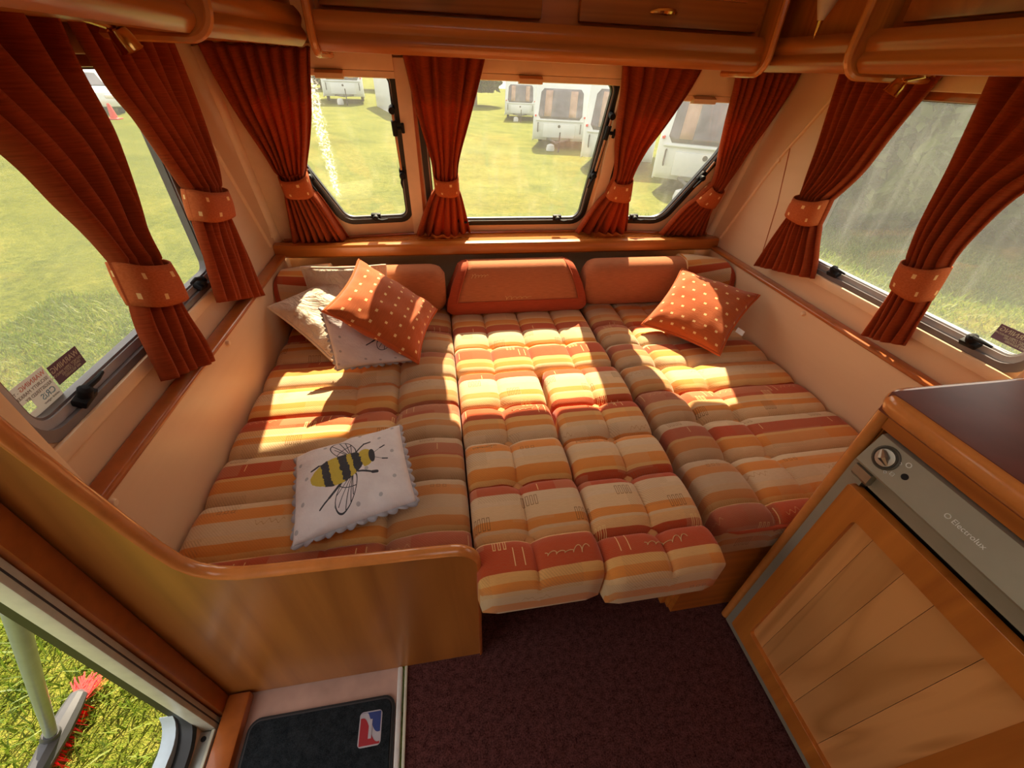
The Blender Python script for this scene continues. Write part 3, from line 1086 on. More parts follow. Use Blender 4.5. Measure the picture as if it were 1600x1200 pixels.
# bunk bases
o = obj('bunk_base', bx(-0.68, 0.025, 0.494, 1.98, 0.002, 0.345), 'cherry_y')
tag(o, 'wooden base box under the entrance-side bunk behind the partition', 'bunk base')
t = thing('bunk_base', 'wooden base box under the bunk beside the fridge', 'bunk base')
obj('front_panel', bx(0.655, 1.32, 0.500, 0.515, 0.002, 0.345), 'cherry_x', t)
obj('side_panel', bx(0.650, 0.665, 0.515, 1.98, 0.002, 0.345), 'cherry_y', t)
obj('support_leg', bx(0.634, 0.647, 0.530, 0.552, 0.002, 0.345), 'cherry_z', t)
t = thing('slatted_base', 'pull-out slatted support under the two middle seat cushions', 'slatted base')
obj('rail', bx(0.04, 0.06, 0.60, 1.97, 0.30, 0.345), 'maple_y', t)
obj('rail', bx(0.60, 0.62, 0.60, 1.97, 0.30, 0.345), 'maple_y', t)
for k in range(12):
    y = 0.62 + k * 0.112
    obj('slat', bx(0.03, 0.63, y, y + 0.06, 0.346, 0.358, bev=0.003), 'maple_x', t)

# ---------------------------------------------------------------- quilted seat cushions
def quilt(name, label, x0, x1, y0, y1, z0, z1, xs, ys, matname, tufts, seam_w=0.35, bulge=0.030, r=0.030, skew=0.0, piping=None, group='striped seat cushions', roll=None, scribbles=()):
    t = thing(name, label, 'cushion', group=group)
    gy = [y0] + list(ys) + [y1]
    gx = [x0] + list(xs) + [x1]
    def samples(g, lo, hi, n_):
        out = {round(lo, 5), round(hi, 5)}
        for a_, b__ in zip(g, g[1:]):
            k_ = max(6, int((b__ - a_) / n_))
            for i_ in range(k_ + 1):
                f_ = i_ / k_
                f_ = 0.45 * f_ + 0.55 * (0.5 - 0.5 * math.cos(PI * f_))
                v_ = a_ + (b__ - a_) * f_
                if lo < v_ < hi:
                    out.add(round(v_, 5))
        return sorted(out)
    SX = samples(gx, x0 + r, x1 - r, 0.0115)
    SY = samples(gy, y0 + r, y1 - r, 0.0105)
    nx, ny = len(SX) - 1, len(SY) - 1
    def cell(v, g):
        for a, b_ in zip(g, g[1:]):
            if v <= b_:
                return (v - a) / (b_ - a)
        return 1.0
    def prof(tt, p):
        return max(0.0, 1 - abs(2 * tt - 1) ** p)
    def top(x, y):
        ty = prof(cell(y, gy), 2.8)
        tx = prof(cell(x, gx), 3.0)
        h = bulge * (ty ** 0.45) * ((1 - seam_w) + seam_w * tx ** 0.45)
        for (ux, uy) in tufts:
            d2 = (x - ux) ** 2 + (y - uy) ** 2
            if d2 < 0.006:
                h -= 0.016 * math.exp(-d2 / 0.0006)
        if roll:
            h += roll(x)
        h += 0.003 * noise.noise(Vector((x * 6, y * 6, 3.1)))
        return z1 - bulge + h
    bm = bmesh.new()
    uv = bm.loops.layers.uv.new('UVMap')
    uvs = {}
    def V(x, y, z, u, v):
        xx = x + skew * (y - (y0 + y1) / 2)
        vt = bm.verts.new((xx, y, z))
        uvs[vt] = (u, v)
        return vt
    G = [[None] * (ny + 1) for _ in range(nx + 1)]
    for i in range(nx + 1):
        x = SX[i]
        for j in range(ny + 1):
            y = SY[j]
            G[i][j] = V(x, y, top(x, y), x, y)
    for i in range(nx):
        for j in range(ny):
            bm.faces.new((G[i][j], G[i + 1][j], G[i + 1][j + 1], G[i][j + 1]))
    # border loop with outward normals
    B = []
    for i in range(nx + 1): B.append((G[i][0], (0, -1)))
    for j in range(1, ny + 1): B.append((G[nx][j], (1, 0)))
    for i in range(nx - 1, -1, -1): B.append((G[i][ny], (0, 1)))
    for j in range(ny - 1, 0, -1): B.append((G[0][j], (-1, 0)))
    corners = {id(G[0][0]): (-.75, -.75), id(G[nx][0]): (.75, -.75), id(G[nx][ny]): (.75, .75), id(G[0][ny]): (-.75, .75)}
    prevring = [b_[0] for b_ in B]
    ztop = [b_[0].co.z for b_ in B]
    base = [(b_[0].co.x, b_[0].co.y, uvs[b_[0]], corners.get(id(b_[0]), b_[1])) for b_ in B]
    rows = []
    for k in range(1, 6):
        a = PI / 2 * k / 5
        rows.append((r * math.sin(a), 'top', r * (1 - math.cos(a)), r * a))
    rows.append((r * 1.02, 'abs', z0 + 0.022, r * PI / 2 + (z1 - z0 - r) * 0.85))
    rows.append((r * 0.72, 'abs', z0 + 0.004, r * PI / 2 + (z1 - z0 - r) + 0.01))
    rows.append((r * 0.2, 'abs', z0, r * PI / 2 + (z1 - z0 - r) + 0.03))
    for (o_, kind, h, arc) in rows:
        ring = []
        for (bx_, by_, (u, v), (n0, n1)), zt in zip(base, ztop):
            z = zt - h if kind == 'top' else h
            vt = bm.verts.new((bx_ + n0 * o_, by_ + n1 * o_, z))
            uvs[vt] = (u + n0 * arc, v + n1 * arc)
            ring.append(vt)
        N = len(ring)
        for i in range(N):
            j = (i + 1) % N
            bm.faces.new((prevring[i], ring[i], ring[j], prevring[j]))
        prevring = ring
    bm.faces.new(prevring)
    for f in bm.faces:
        for l in f.loops:
            l[uv].uv = uvs[l.vert]
    body = obj('cover', bm, matname, t, sharp=1.2)
    if tufts:
        b2 = bmesh.new()
        lathe(b2, [(0, -0.004), (0.012, -0.002), (0.0145, 0.002), (0.011, 0.006), (0, 0.008)], (0, 0, 0), (0, 0, 1), 12)
        finish(b2)
        me = bpy.data.meshes.new('button')
        b2.to_mesh(me)
        b2.free()
        me.materials.append(M['stripe_button'])
        for (ux, uy) in tufts:
            ob = bpy.data.objects.new('button', me)
            ob.location = (ux + skew * (uy - (y0 + y1) / 2), uy, top(ux, uy) + 0.007)
            col.objects.link(ob)
            ob.parent = t
    for (ex_, ey_, ln_, hh_) in scribbles:
        b2 = bmesh.new()
        pts_ = []
        for k in range(90):
            f_ = k / 89
            w_ = 2 * PI * 5.2 * f_
            hgt = hh_ * (0.55 if f_ < 0.68 else 1.15) * (0.8 + 0.3 * math.sin(9 * f_))
            px_ = ex_ + ln_ * f_ + 0.0045 * math.sin(w_ + 0.6)
            py_ = ey_ + hgt * math.cos(w_) * 0.5 + 0.25 * hgt
            pts_.append((px_ + skew * (py_ - (y0 + y1) / 2), py_, top(px_, py_) + 0.0006))
        tube(b2, pts_, 0.0011, 4)
        obj('embroidery', b2, 'gold_thread', t)
    if piping:
        b2 = bmesh.new()
        tube(b2, piping, 0.006, 8)
        obj('piping', b2, 'bolster_red', t)
    return t

quilt('seat_cushion', 'striped bunk mattress along the entrance-side wall, behind the partition', -0.648, 0.026, 0.500, 1.80, 0.347, 0.492, (-0.315, -0.178), (0.585, 0.745, 0.905, 1.065, 1.222, 1.38, 1.54),
      'stripe_left', [(x, y) for x in (-0.315, -0.178) for y in (0.745, 0.905, 1.065, 1.222)], roll=lambda x: 0.016 * math.exp(-((x + 0.07) / 0.075) ** 2) - 0.012 * math.exp(-((x + 0.178) / 0.012) ** 2))
quilt('seat_cushion', 'striped bunk mattress beside the fridge with a red piped end', 0.655, 1.317, 0.488, 1.80, 0.347, 0.492, (0.815, 0.952), (0.555, 0.715, 0.880, 1.040, 1.197, 1.36, 1.52),
      'stripe_right', [(x, y) for x in (0.818, 0.953) for y in (0.715, 0.880, 1.040, 1.197)], roll=lambda x: 0.014 * math.exp(-((x - 0.73) / 0.07) ** 2) - 0.01 * math.exp(-((x - 0.815) / 0.012) ** 2),
      piping=[(0.664, 0.520, 0.462), (0.672, 0.499, 0.462), (0.70, 0.489, 0.463), (0.85, 0.487, 0.464), (1.0, 0.487, 0.464), (1.29, 0.488, 0.463)])
quilt('seat_cushion', 'wide striped seat cushion below the middle bolster', 0.028, 0.642, 1.225, 1.80, 0.360, 0.498, (0.172, 0.325, 0.485), (1.405,),
      'stripe_strip', [(0.172, 1.405), (0.325, 1.405), (0.485, 1.405)], seam_w=0.6)
quilt('seat_cushion', 'long striped middle cushion beside the partition, overhanging the carpet', 0.030, 0.325, 0.418, 1.218, 0.360, 0.506, (0.165,), (0.537, 0.701, 0.863, 1.022),
      'stripe_mid', [(0.165, y) for y in (0.537, 0.701, 0.863, 1.022)], seam_w=0.5, scribbles=((0.185, 0.475, 0.105, 0.016), (0.19, 0.978, 0.105, 0.016), (0.05, 0.83, 0.07, 0.009)))
quilt('seat_cushion', 'long striped middle cushion with a skewed end, nearer the fridge', 0.332, 0.628, 0.398, 1.212, 0.360, 0.506, (0.485,), (0.512, 0.684, 0.838, 1.000),
      'stripe_mid', [(0.485, y) for y in (0.512, 0.684, 0.838, 1.000)], seam_w=0.5, skew=0.03, scribbles=((0.435, 0.468, 0.11, 0.016), (0.44, 0.970, 0.11, 0.016), (0.36, 0.82, 0.07, 0.009)))

# ---------------------------------------------------------------- bolsters
def uvmap_box(bm, sc=1.0):
    uv = bm.loops.layers.uv.verify()
    for f in bm.faces:
        n = f.normal
        for l in f.loops:
            c = l.vert.co
            if abs(n.x) > 0.7:
                l[uv].uv = (c.y * sc, c.z * sc)
            else:
                l[uv].uv = (c.x * sc, (c.z + c.y) * sc)

def sweep_x(xs, profile_fn):
    """rings along x; profile_fn(x) gives a closed list of (y, z)"""
    bm = bmesh.new()
    rings = [[bm.verts.new((x, y, z)) for (y, z) in profile_fn(x)] for x in xs]
    n = len(rings[0])
    for a, b_ in zip(rings, rings[1:]):
        for k in range(n):
            k2 = (k + 1) % n
            bm.faces.new((a[k], b_[k], b_[k2], a[k2]))
    bm.faces.new(rings[0])
    bm.faces.new(rings[-1][::-1])
    bm.normal_update()
    uvmap_box(bm)
    return bm

def ellprof(cy, cz, a, b_, p=2.6, n=28):
    out = []
    for k in range(n):
        th = 2 * PI * k / n
        c, s_ = math.cos(th), math.sin(th)
        out.append((cy + a * math.copysign(abs(c) ** (2 / p), c), cz + b_ * math.copysign(abs(s_) ** (2 / p), s_)))
    return out

def endround(x, xa, xb, r):
    d = min(x - xa, xb - x)
    if d >= r:
        return 1.0
    q = 1 - max(d, 0) / r
    return 0.62 + 0.38 * math.sqrt(max(0, 1 - q * q))

def frange(a, b_, n):
    return [a + (b_ - a) * i / n for i in range(n + 1)]

t = thing('bolster', 'terracotta bolster with a striped end, behind the pale cushions', 'bolster', group='bolsters under the shelf')
obj('body', sweep_x(frange(-0.46, 0.012, 24), lambda x: ellprof(1.735, 0.597, 0.075 * endround(x, -0.9, 0.012, 0.07), 0.105 * endround(x, -0.9, 0.012, 0.07))), 'bolster', t)
obj('striped_end', sweep_x(frange(-0.635, -0.46, 10), lambda x: ellprof(1.735 - 0.05 * ((-0.46 - x) / 0.17) ** 1.5, 0.60 + 0.004, 0.080, 0.110, 2.8)), 'stripe_end', t)
obj('end_panel', sweep_x(frange(-0.648, -0.634, 2), lambda x: ellprof(1.68, 0.600, 0.090, 0.100, 2.8)), 'bolster_red', t)
t = thing('bolster', 'terracotta bolster with a striped end, near the fridge-side wall', 'bolster', group='bolsters under the shelf')
obj('body', sweep_x(frange(0.652, 1.13, 24), lambda x: ellprof(1.735, 0.600, 0.075 * endround(x, 0.652, 1.6, 0.07), 0.108 * endround(x, 0.652, 1.6, 0.07))), 'bolster', t)
obj('striped_end', sweep_x(frange(1.13, 1.30, 10), lambda x: ellprof(1.735 - 0.08 * ((x - 1.13) / 0.17) ** 1.5, 0.606, 0.080, 0.112, 2.8)), 'stripe_end', t)
obj('end_panel', sweep_x(frange(1.299, 1.318, 2), lambda x: ellprof(1.655, 0.600, 0.092, 0.102, 2.8)), 'bolster_red', t)
t = thing('bolster', 'boxy terracotta bolster with red piped edges, in the middle', 'bolster', group='bolsters under the shelf')
cp = [(1.655, 0.500), (1.648, 0.520), (1.652, 0.560), (1.668, 0.625), (1.692, 0.680), (1.715, 0.702), (1.745, 0.706), (1.80, 0.700), (1.81, 0.56), (1.80, 0.500)]
def midprof(x):
    e = endround(x, 0.030, 0.640, 0.045)
    return [(1.735 + (y - 1.735) * (0.55 + 0.45 * e), 0.60 + (z - 0.60) * (0.7 + 0.3 * e)) for y, z in cp]
def taper(bm):
    for v in bm.verts:
        v.co.x = 0.335 + (v.co.x - 0.335) * (1.06 - 0.24 * max(0.0, (v.co.z - 0.52) / 0.19) ** 1.6)
    return bm
obj('body', taper(sweep_x(frange(0.030, 0.640, 34), midprof)), 'bolster_red', t)
# brown front panel, a little proud of the red cover
panel = bmesh.new()
rows_ = []
cps = smoothpts([(y, z) for y, z in cp[2:8]], 5)
cps = [p for p in cps if p[1] > 0.533]
for (y, z) in cps:
    rows_.append([panel.verts.new((x, y - 0.0025, z + 0.0015)) for x in frange(0.068, 0.602, 20)])
for r0, r1 in zip(rows_, rows_[1:]):
    for k in range(20):
        panel.faces.new((r0[k], r0[k + 1], r1[k + 1], r1[k]))
panel.normal_update()
uvmap_box(panel)
po = obj('front_panel', taper(panel), 'bolster', t, sharp=2)
md = po.modifiers.new('thickness', 'SOLIDIFY'); md.thickness = 0.004
for path_ in ([(x, cps[0][0] - 0.004, cps[0][1]) for x in frange(0.068, 0.602, 16)], [(0.068, y - 0.004, z + 0.001) for y, z in cps], [(0.602, y - 0.004, z + 0.001) for y, z in cps]):
    bm = bmesh.new()
    tube(bm, path_, 0.0032, 6)
    obj('piping', taper(bm), 'bolster_red', t)
for (sx_, sz_, ln_) in ((0.27, 0.575, 0.115), (0.10, 0.668, 0.08)):
    bm = bmesh.new()
    pts = []
    for k in range(80):
        f_ = k / 79
        w_ = 2 * PI * 5.2 * f_
        zz = sz_ + 0.007 * math.cos(w_) * (0.6 if f_ > 0.3 else 1.1)
        yy = min(cps, key=lambda p: abs(p[1] - zz))[0]
        for (ya, za), (yb2, zb2) in zip(cps, cps[1:]):
            if za <= zz <= zb2:
                yy = lerp(ya, yb2, (zz - za) / (zb2 - za + 1e-9))
        pts.append((sx_ + ln_ * f_ + 0.004 * math.sin(w_ + 0.6), yy - 0.0035, zz))
    tube(bm, pts, 0.0010, 4)
    obj('embroidery', taper(bm), 'gold_thread', t)

# ---------------------------------------------------------------- scatter cushions
def pillow(name, label, corners, thick, matname, group, edge=None, edge_mat=None, wr=0.006, seed=0, pinch=0.055, extra=None):
    """corners: BL, BR, TR, TL of the seam square"""
    t = thing(name, label, 'cushion', group=group)
    P = [Vector(c) for c in corners]
    nrm_ = (P[1] - P[0]).cross(P[3] - P[0]).normalized()
    N = 30
    def pos(u, v, s):
        # u,v in -1..1
        uu = u * (1 - pinch * (1 - v * v) * abs(u) ** 2)
        vv = v * (1 - pinch * (1 - u * u) * abs(v) ** 2)
        a, b_ = (uu + 1) / 2, (vv + 1) / 2
        base = (P[0] * (1 - a) + P[1] * a) * (1 - b_) + (P[3] * (1 - a) + P[2] * a) * b_
        h = ((1 - u * u) * (1 - v * v)) ** 0.42 if abs(u) < 1 and abs(v) < 1 else 0.0
        w = wr * noise.noise(Vector((u * 2.4 + seed, v * 2.4, seed * 1.7 + s))) * h ** 0.4
        rad = math.atan2(v, u)
        w += 0.35 * wr * math.sin(rad * 18 + 3 * noise.noise(Vector((u * 2, v * 2, seed)))) * (1 - h) * (h ** 0.5)
        return base + nrm_ * (s * (thick * h) + w)
    bm = bmesh.new()
    uvl = bm.loops.layers.uv.new('UVMap')
    uvs = {}
    sheets = {}
    for s in (1, -1):
        G = []
        for i in range(N + 1):
            rowv = []
            for j in range(N + 1):
                u = -math.cos(PI * i / N) * 0.5 + (-1 + 2 * i / N) * 0.5
                v = -math.cos(PI * j / N) * 0.5 + (-1 + 2 * j / N) * 0.5
                if s == -1 and (i in (0, N) or j in (0, N)):
                    rowv.append(sheets[1][i][j])
                    continue
                vt = bm.verts.new(pos(u, v, s))
                uvs[vt] = ((u + 1) / 2, (v + 1) / 2)
                rowv.append(vt)
            G.append(rowv)
        sheets[s] = G
        for i in range(N):
            for j in range(N):
                q = (G[i][j], G[i + 1][j], G[i + 1][j + 1], G[i][j + 1])
                bm.faces.new(q if s == 1 else q[::-1])
    for f in bm.faces:
        for l in f.loops:
            l[uvl].uv = uvs[l.vert]
    rim = [pos(*uv_, 1) for uv_ in ([(-1 + 2 * k / 24, -1) for k in range(24)] + [(1, -1 + 2 * k / 24) for k in range(24)] +
                                    [(1 - 2 * k / 24, 1) for k in range(24)] + [(-1, 1 - 2 * k / 24) for k in range(24)])]
    obj('cover', bm, matname, t, sharp=2.0)
    if edge == 'piping':
        b2 = bmesh.new()
        closed_tube(b2, rim, 0.0055, 8)
        obj('piping', b2, edge_mat, t)
    elif edge == 'frill':
        b2 = bmesh.new()
        cen = sum(rim, Vector()) / len(rim)
        fine = []
        for i in range(len(rim)):
            a, b_ = rim[i], rim[(i + 1) % len(rim)]
            for k in range(4):
                fine.append(a.lerp(b_, k / 4))
        inner, outer = [], []
        for i, p in enumerate(fine):
            d = (p - cen).normalized()
            sc = abs(math.sin(i * PI / 8))
            inner.append(b2.verts.new(p - d * 0.004))
            outer.append(b2.verts.new(p + d * (0.004 + 0.008 * sc) + nrm_ * (0.004 * math.sin(i * PI / 8 + 1) - 0.006)))
        n = len(fine)
        for i in range(n):
            j = (i + 1) % n
            b2.faces.new((inner[i], inner[j], outer[j], outer[i]))
        fo = obj('frill', b2, edge_mat, t)
        md = fo.modifiers.new('thickness', 'SOLIDIFY')
        md.thickness = 0.002
    if extra:
        extra(t, P, nrm_)
    return t

pillow('scatter_cushion', 'rust cushion dotted with cream squares, propped on the pale cushions', [(-0.106, 1.240, 0.535), (-0.031, 1.575, 0.572), (-0.310, 1.600, 0.784), (-0.385, 1.262, 0.745)],
       0.060, 'dots', 'scatter cushions', 'piping', 'piping', seed=1.3, pinch=0.10, wr=0.010)
def care_tag(t, P, n):
    e = (P[2] - P[1]).normalized()
    c = P[1].lerp(P[2], 0.42)
    out = (P[1] - P[0]).normalized()
    bm = bmesh.new()
    a = [c - e * 0.012, c + e * 0.012, c + e * 0.012 + out * 0.03 - Vector((0, 0, 0.008)), c - e * 0.012 + out * 0.03 - Vector((0, 0, 0.008))]
    for s in (0.0, 0.001):
        bm.faces.new([bm.verts.new(p + n * s) for p in a])
    obj('care_tag', bm, 'white', t)
pillow('scatter_cushion', 'rust cushion dotted with cream squares, lying alone beside the fridge-side board', [(0.845, 1.450, 0.522), (1.055, 1.185, 0.520), (1.290, 1.369, 0.678), (1.083, 1.640, 0.690)],
       0.066, 'dots', 'scatter cushions', 'piping', 'piping', pinch=0.10, wr=0.009, seed=4.1, extra=care_tag)
pillow('scatter_cushion', 'white bee-print cushion with a grey frill, lying near the partition', [(-0.368, 0.562, 0.530), (-0.098, 0.622, 0.562), (-0.152, 0.898, 0.556), (-0.424, 0.832, 0.530)],
       0.042, 'bee', 'scatter cushions', 'frill', 'frill', wr=0.009, seed=2.2, pinch=0.03)
pillow('scatter_cushion', 'white bee-print cushion leaning half hidden under the dotted cushion', [(-0.392, 1.262, 0.515), (-0.110, 1.290, 0.515), (-0.165, 1.440, 0.565), (-0.425, 1.372, 0.702)],
       0.030, 'bee_high', 'scatter cushions', 'frill', 'frill', wr=0.009, seed=3.2, pinch=0.03)
pillow('scatter_cushion', 'creased cream cushion whose pointed corner touches the side board', [(-0.420, 1.325, 0.512), (-0.200, 1.560, 0.530), (-0.420, 1.690, 0.690), (-0.640, 1.490, 0.655)],
       0.045, 'cream_cloth', 'scatter cushions', 'piping', 'cream_cloth', wr=0.016, seed=5.7)
pillow('scatter_cushion', 'cream cushion standing upright against the striped bolster end', [(-0.53, 1.600, 0.50), (-0.225, 1.600, 0.505), (-0.220, 1.640, 0.745), (-0.535, 1.640, 0.745)],
       0.036, 'cream_cloth', 'scatter cushions', 'piping', 'cream_cloth', wr=0.012, seed=8.4)

# ---------------------------------------------------------------- curtains
def polyval(pts, s):
    """pts: list of (h, z) along one edge, s in 0..1 by z"""
    n = len(pts) - 1
    f = s * n
    i = min(int(f), n - 1)
    f -= i
    return (lerp(pts[i][0], pts[i + 1][0], f), lerp(pts[i][1], pts[i + 1][1], f))

def curtain(label, to3d, inward, A, B, tieA, tieB, botA, botB, pleats, seed, group='rust curtains'):
    """A/B: edge points (h, z) from top to tieback; tieA/tieB: (top, bottom) edge points of the tieback; botA/botB: hem corners"""
    t = thing('curtain', label, 'curtain', group=group)
    rnd = random.Random(seed)
    A = smoothpts(A + [tieA[0]])
    B = smoothpts(B + [tieB[0]])
    rows = []
    n1 = 34
    for i in range(n1):
        s = i / n1
        rows.append((polyval(A, s), polyval(B, s), s, 0))
    for i in range(5):
        s = i / 5
        rows.append(((lerp(tieA[0][0], tieA[1][0], s), lerp(tieA[0][1], tieA[1][1], s)), (lerp(tieB[0][0], tieB[1][0], s), lerp(tieB[0][1], tieB[1][1], s)), s, 1))
    n2 = 18
    for i in range(n2 + 1):
        s = i / n2
        e = s ** 0.8
        rows.append(((lerp(tieA[1][0], botA[0], e), lerp(tieA[1][1], botA[1], s)), (lerp(tieB[1][0], botB[0], e), lerp(tieB[1][1], botB[1], s)), s, 2))
    per = 12
    N = pleats * per
    ph = [rnd.uniform(-0.5, 0.5) for _ in range(pleats + 2)]
    am = [rnd.uniform(0.65, 1.2) for _ in range(pleats + 2)]
    bm = bmesh.new()
    uvl = bm.loops.layers.uv.new('UVMap')
    G, uvs = [], {}
    wtop = abs(rows[0][0][0] - rows[0][1][0])
    atop = min(0.030, max(0.013, 0.30 * wtop / pleats))
    for ri, (a, b_, s, part) in enumerate(rows):
        row = []
        if part == 0:
            amp = lerp(atop, 0.019, s)
            deep = lerp(0.0, 0.012, s)
            shp = 0.9
        elif part == 1:
            amp, deep = 0.017, 0.012
        else:
            amp, deep = lerp(0.017, 0.020, s), lerp(0.012, 0.004, s)
        width = math.hypot(a[0] - b_[0], a[1] - b_[1])
        for c in range(N + 1):
            u = c / N
            k = u * pleats
            i0 = int(k)
            uu = u + 0.30 / pleats * noise.noise(Vector((u * pleats * 0.9, ri * 0.045, seed))) * (1 if 0 < c < N else 0)
            wave = math.sin(2 * PI * k + ph[i0] * 0.4)
            wave = math.copysign(abs(wave) ** 0.75, wave)
            off = amp * am[i0] * wave + 0.008 * noise.noise(Vector((u * 4, ri * 0.08, seed + 9)))
            bulge_ = deep * (1 - (2 * u - 1) ** 2) * 1.8
            h = lerp(a[0], b_[0], uu)
            z = lerp(a[1], b_[1], uu)
            if part == 2 and ri == len(rows) - 1:
                z += 0.003 * math.sin(2 * PI * k)
            p = Vector(to3d(h, z)) + inward(h) * (0.020 + max(0.0, amp - 0.018) + off + bulge_)
            vt = bm.verts.new(p)
            uvs[vt] = (u * 0.5, ri / len(rows) * 0.7)
            row.append(vt)
        G.append(row)
    for r0, r1 in zip(G, G[1:]):
        for c in range(N):
            bm.faces.new((r0[c], r0[c + 1], r1[c + 1], r1[c]))
    for f in bm.faces:
        for l in f.loops:
            l[uvl].uv = uvs[l.vert]
    d = obj('drape', bm, 'curtain', t, sharp=2.5)
    md = d.modifiers.new('thickness', 'SOLIDIFY')
    md.thickness = 0.003
    # tieback band wraps the gathered cloth
    bm = bmesh.new()
    uvl = bm.loops.layers.uv.new('UVMap')
    K = 28
    cuvs = {}
    Gt = []
    for i in range(7):
        s = i / 6
        a = (lerp(tieA[0][0], tieA[1][0], s), lerp(tieA[0][1], tieA[1][1], s))
        b_ = (lerp(tieB[0][0], tieB[1][0], s), lerp(tieB[0][1], tieB[1][1], s))
        row = []
        for k in range(K):
            th = 2 * PI * k / K
            cu = 0.5 + 0.52 * math.copysign(abs(math.cos(th)) ** 0.7, math.cos(th))
            dep = 0.032 + 0.038 * math.copysign(abs(math.sin(th)) ** 0.7, math.sin(th)) * (1.0 + 0.1 * math.cos((s - 0.5) * PI))
            sag = -0.012 * math.sin(th) * (1 if th < PI else 0)
            p = Vector(to3d(lerp(a[0], b_[0], cu), lerp(a[1], b_[1], cu) + sag)) + inward(lerp(a[0], b_[0], cu)) * dep
            vt = bm.verts.new(p)
            cuvs[vt] = (k / K * 2, s)
            row.append(vt)
        Gt.append(row)
    for r0, r1 in zip(Gt, Gt[1:]):
        for k in range(K):
            f = bm.faces.new((r0[k], r0[(k + 1) % K], r1[(k + 1) % K], r1[k]))
            for l in f.loops:
                uq = cuvs[l.vert]
                if k == K - 1 and uq[0] < 0.5:
                    uq = (2.0, uq[1])
                l[uvl].uv = uq
    tb = obj('tieback', bm, 'tieback', t, sharp=2.5)
    md = tb.modifiers.new('thickness', 'SOLIDIFY')
    md.thickness = 0.004
    for rr in (Gt,):
        pass
    return t

XCL, XCR = -0.655, 1.325
tk = lambda z: 0.030 * min(1.0, max(0.0, (z - 1.22) / 0.14))     # hangs clear of the blind cassette
l3 = lambda h, z: (XCL - 0.02 + tk(z), h * (1 - tk(z) / 0.66), z)
li = lambda h: Vector((1, 0, 0))
r3 = lambda h, z: (XCR + 0.02 - tk(z), h * (1 - tk(z) / 1.33), z)
ri_ = lambda h: Vector((-1, 0, 0))
f3 = lambda h, z: (h, yb(h) - 0.262 * (z - 0.76) - 0.020 - 0.028 * min(1.0, max(0.0, (z - 1.15) / 0.2)), z)
fi = lambda h: Vector((0, -0.967, -0.254))
curtain('rust curtain tied back at the near end of the misty side window', l3, li, [(0.66, 1.43), (0.74, 1.36), (0.83, 1.25), (0.868, 1.165), (0.900, 1.10)],
        [(1.115, 1.43), (1.095, 1.36), (1.108, 1.256), (1.090, 1.150), (1.045, 1.055)], ((0.917, 1.046), (0.906, 0.955)), ((1.041, 1.007), (1.046, 0.917)), (0.866, 0.785), (1.072, 0.706), 5, 3)
curtain('rust curtain tied back at the far end of the misty side window', l3, li, [(1.130, 1.43), (1.156, 1.33), (1.206, 1.259), (1.272, 1.13)],
        [(1.535, 1.43), (1.528, 1.30), (1.497, 1.16)], ((1.293, 1.101), (1.268, 1.027)), ((1.459, 1.071), (1.453, 1.003)), (1.205, 0.815), (1.515, 0.690), 7, 5)
curtain('rust curtain in the front corner on the entrance side', f3, fi, [(-0.652, 1.42), (-0.628, 1.229), (-0.590, 1.08)],
        [(-0.352, 1.42), (-0.405, 1.235), (-0.470, 1.075)], ((-0.575, 1.049), (-0.574, 0.986)), ((-0.479, 1.055), (-0.473, 0.983)), (-0.615, 0.772), (-0.392, 0.772), 8, 7)
curtain('rust curtain on the post between the first and middle front windows', f3, fi, [(-0.074, 1.42), (-0.045, 1.25), (-0.010, 1.10)],
        [(0.198, 1.42), (0.150, 1.25), (0.105, 1.10)], ((-0.004, 1.041), (-0.001, 0.978)), ((0.095, 1.042), (0.098, 0.974)), (-0.098, 0.775), (0.148, 0.775), 6, 9)
curtain('rust curtain on the post between the middle and fridge-side front windows', f3, fi, [(0.687, 1.42), (0.722, 1.25), (0.765, 1.09)],
        [(0.982, 1.42), (0.935, 1.25), (0.870, 1.09)], ((0.772, 1.029), (0.756, 0.959)), ((0.854, 1.036), (0.869, 0.950)), (0.655, 0.775), (0.914, 0.775), 6, 11)
curtain('rust curtain in the front corner on the fridge side', f3, fi, [(1.106, 1.42), (1.155, 1.25), (1.212, 1.07)],
        [(1.345, 1.42), (1.335, 1.25), (1.295, 1.07)], ((1.215, 1.015), (1.175, 0.948)), ((1.275, 1.003), (1.270, 0.932)), (1.072, 0.775), (1.300, 0.775), 8, 13)
curtain('rust curtain at the far end of the cloudy side window', r3, ri_, [(1.475, 1.43), (1.438, 1.263), (1.420, 1.12)],
        [(1.130, 1.43), (1.185, 1.288), (1.232, 1.153)], ((1.412, 1.057), (1.420, 0.996)), ((1.288, 1.069), (1.284, 0.986)), (1.490, 0.757), (1.212, 0.818), 8, 15)
curtain('rust curtain hanging above the fridge counter', r3, ri_, [(1.015, 1.43), (0.988, 1.266), (0.962, 1.082)],
        [(0.60, 1.43), (0.70, 1.30), (0.80, 1.20), (0.832, 1.085)], ((0.938, 0.994), (0.928, 0.930)), ((0.834, 1.010), (0.826, 0.918)), (0.928, 0.747), (0.812, 0.780), 5, 17)

# ---------------------------------------------------------------- overhead lockers
def half_round(y0, z0, y1, z1, bulge_, n=6):
    out = []
    for k in range(n + 1):
        f = k / n
        out.append((lerp(y0, y1, f) - bulge_ * math.sin(PI * f), lerp(z0, z1, f)))
    return out
def cornice_profile(face, back, z):
    # (depth axis, z): two soft rounds, smaller the value = further into the room
    return half_round(face + 0.006, z, face - 0.004, z + 0.042, 0.014) + half_round(face - 0.004, z + 0.046, face + 0.006, z + 0.085, 0.010) + [(back, z + 0.085), (back, z)]

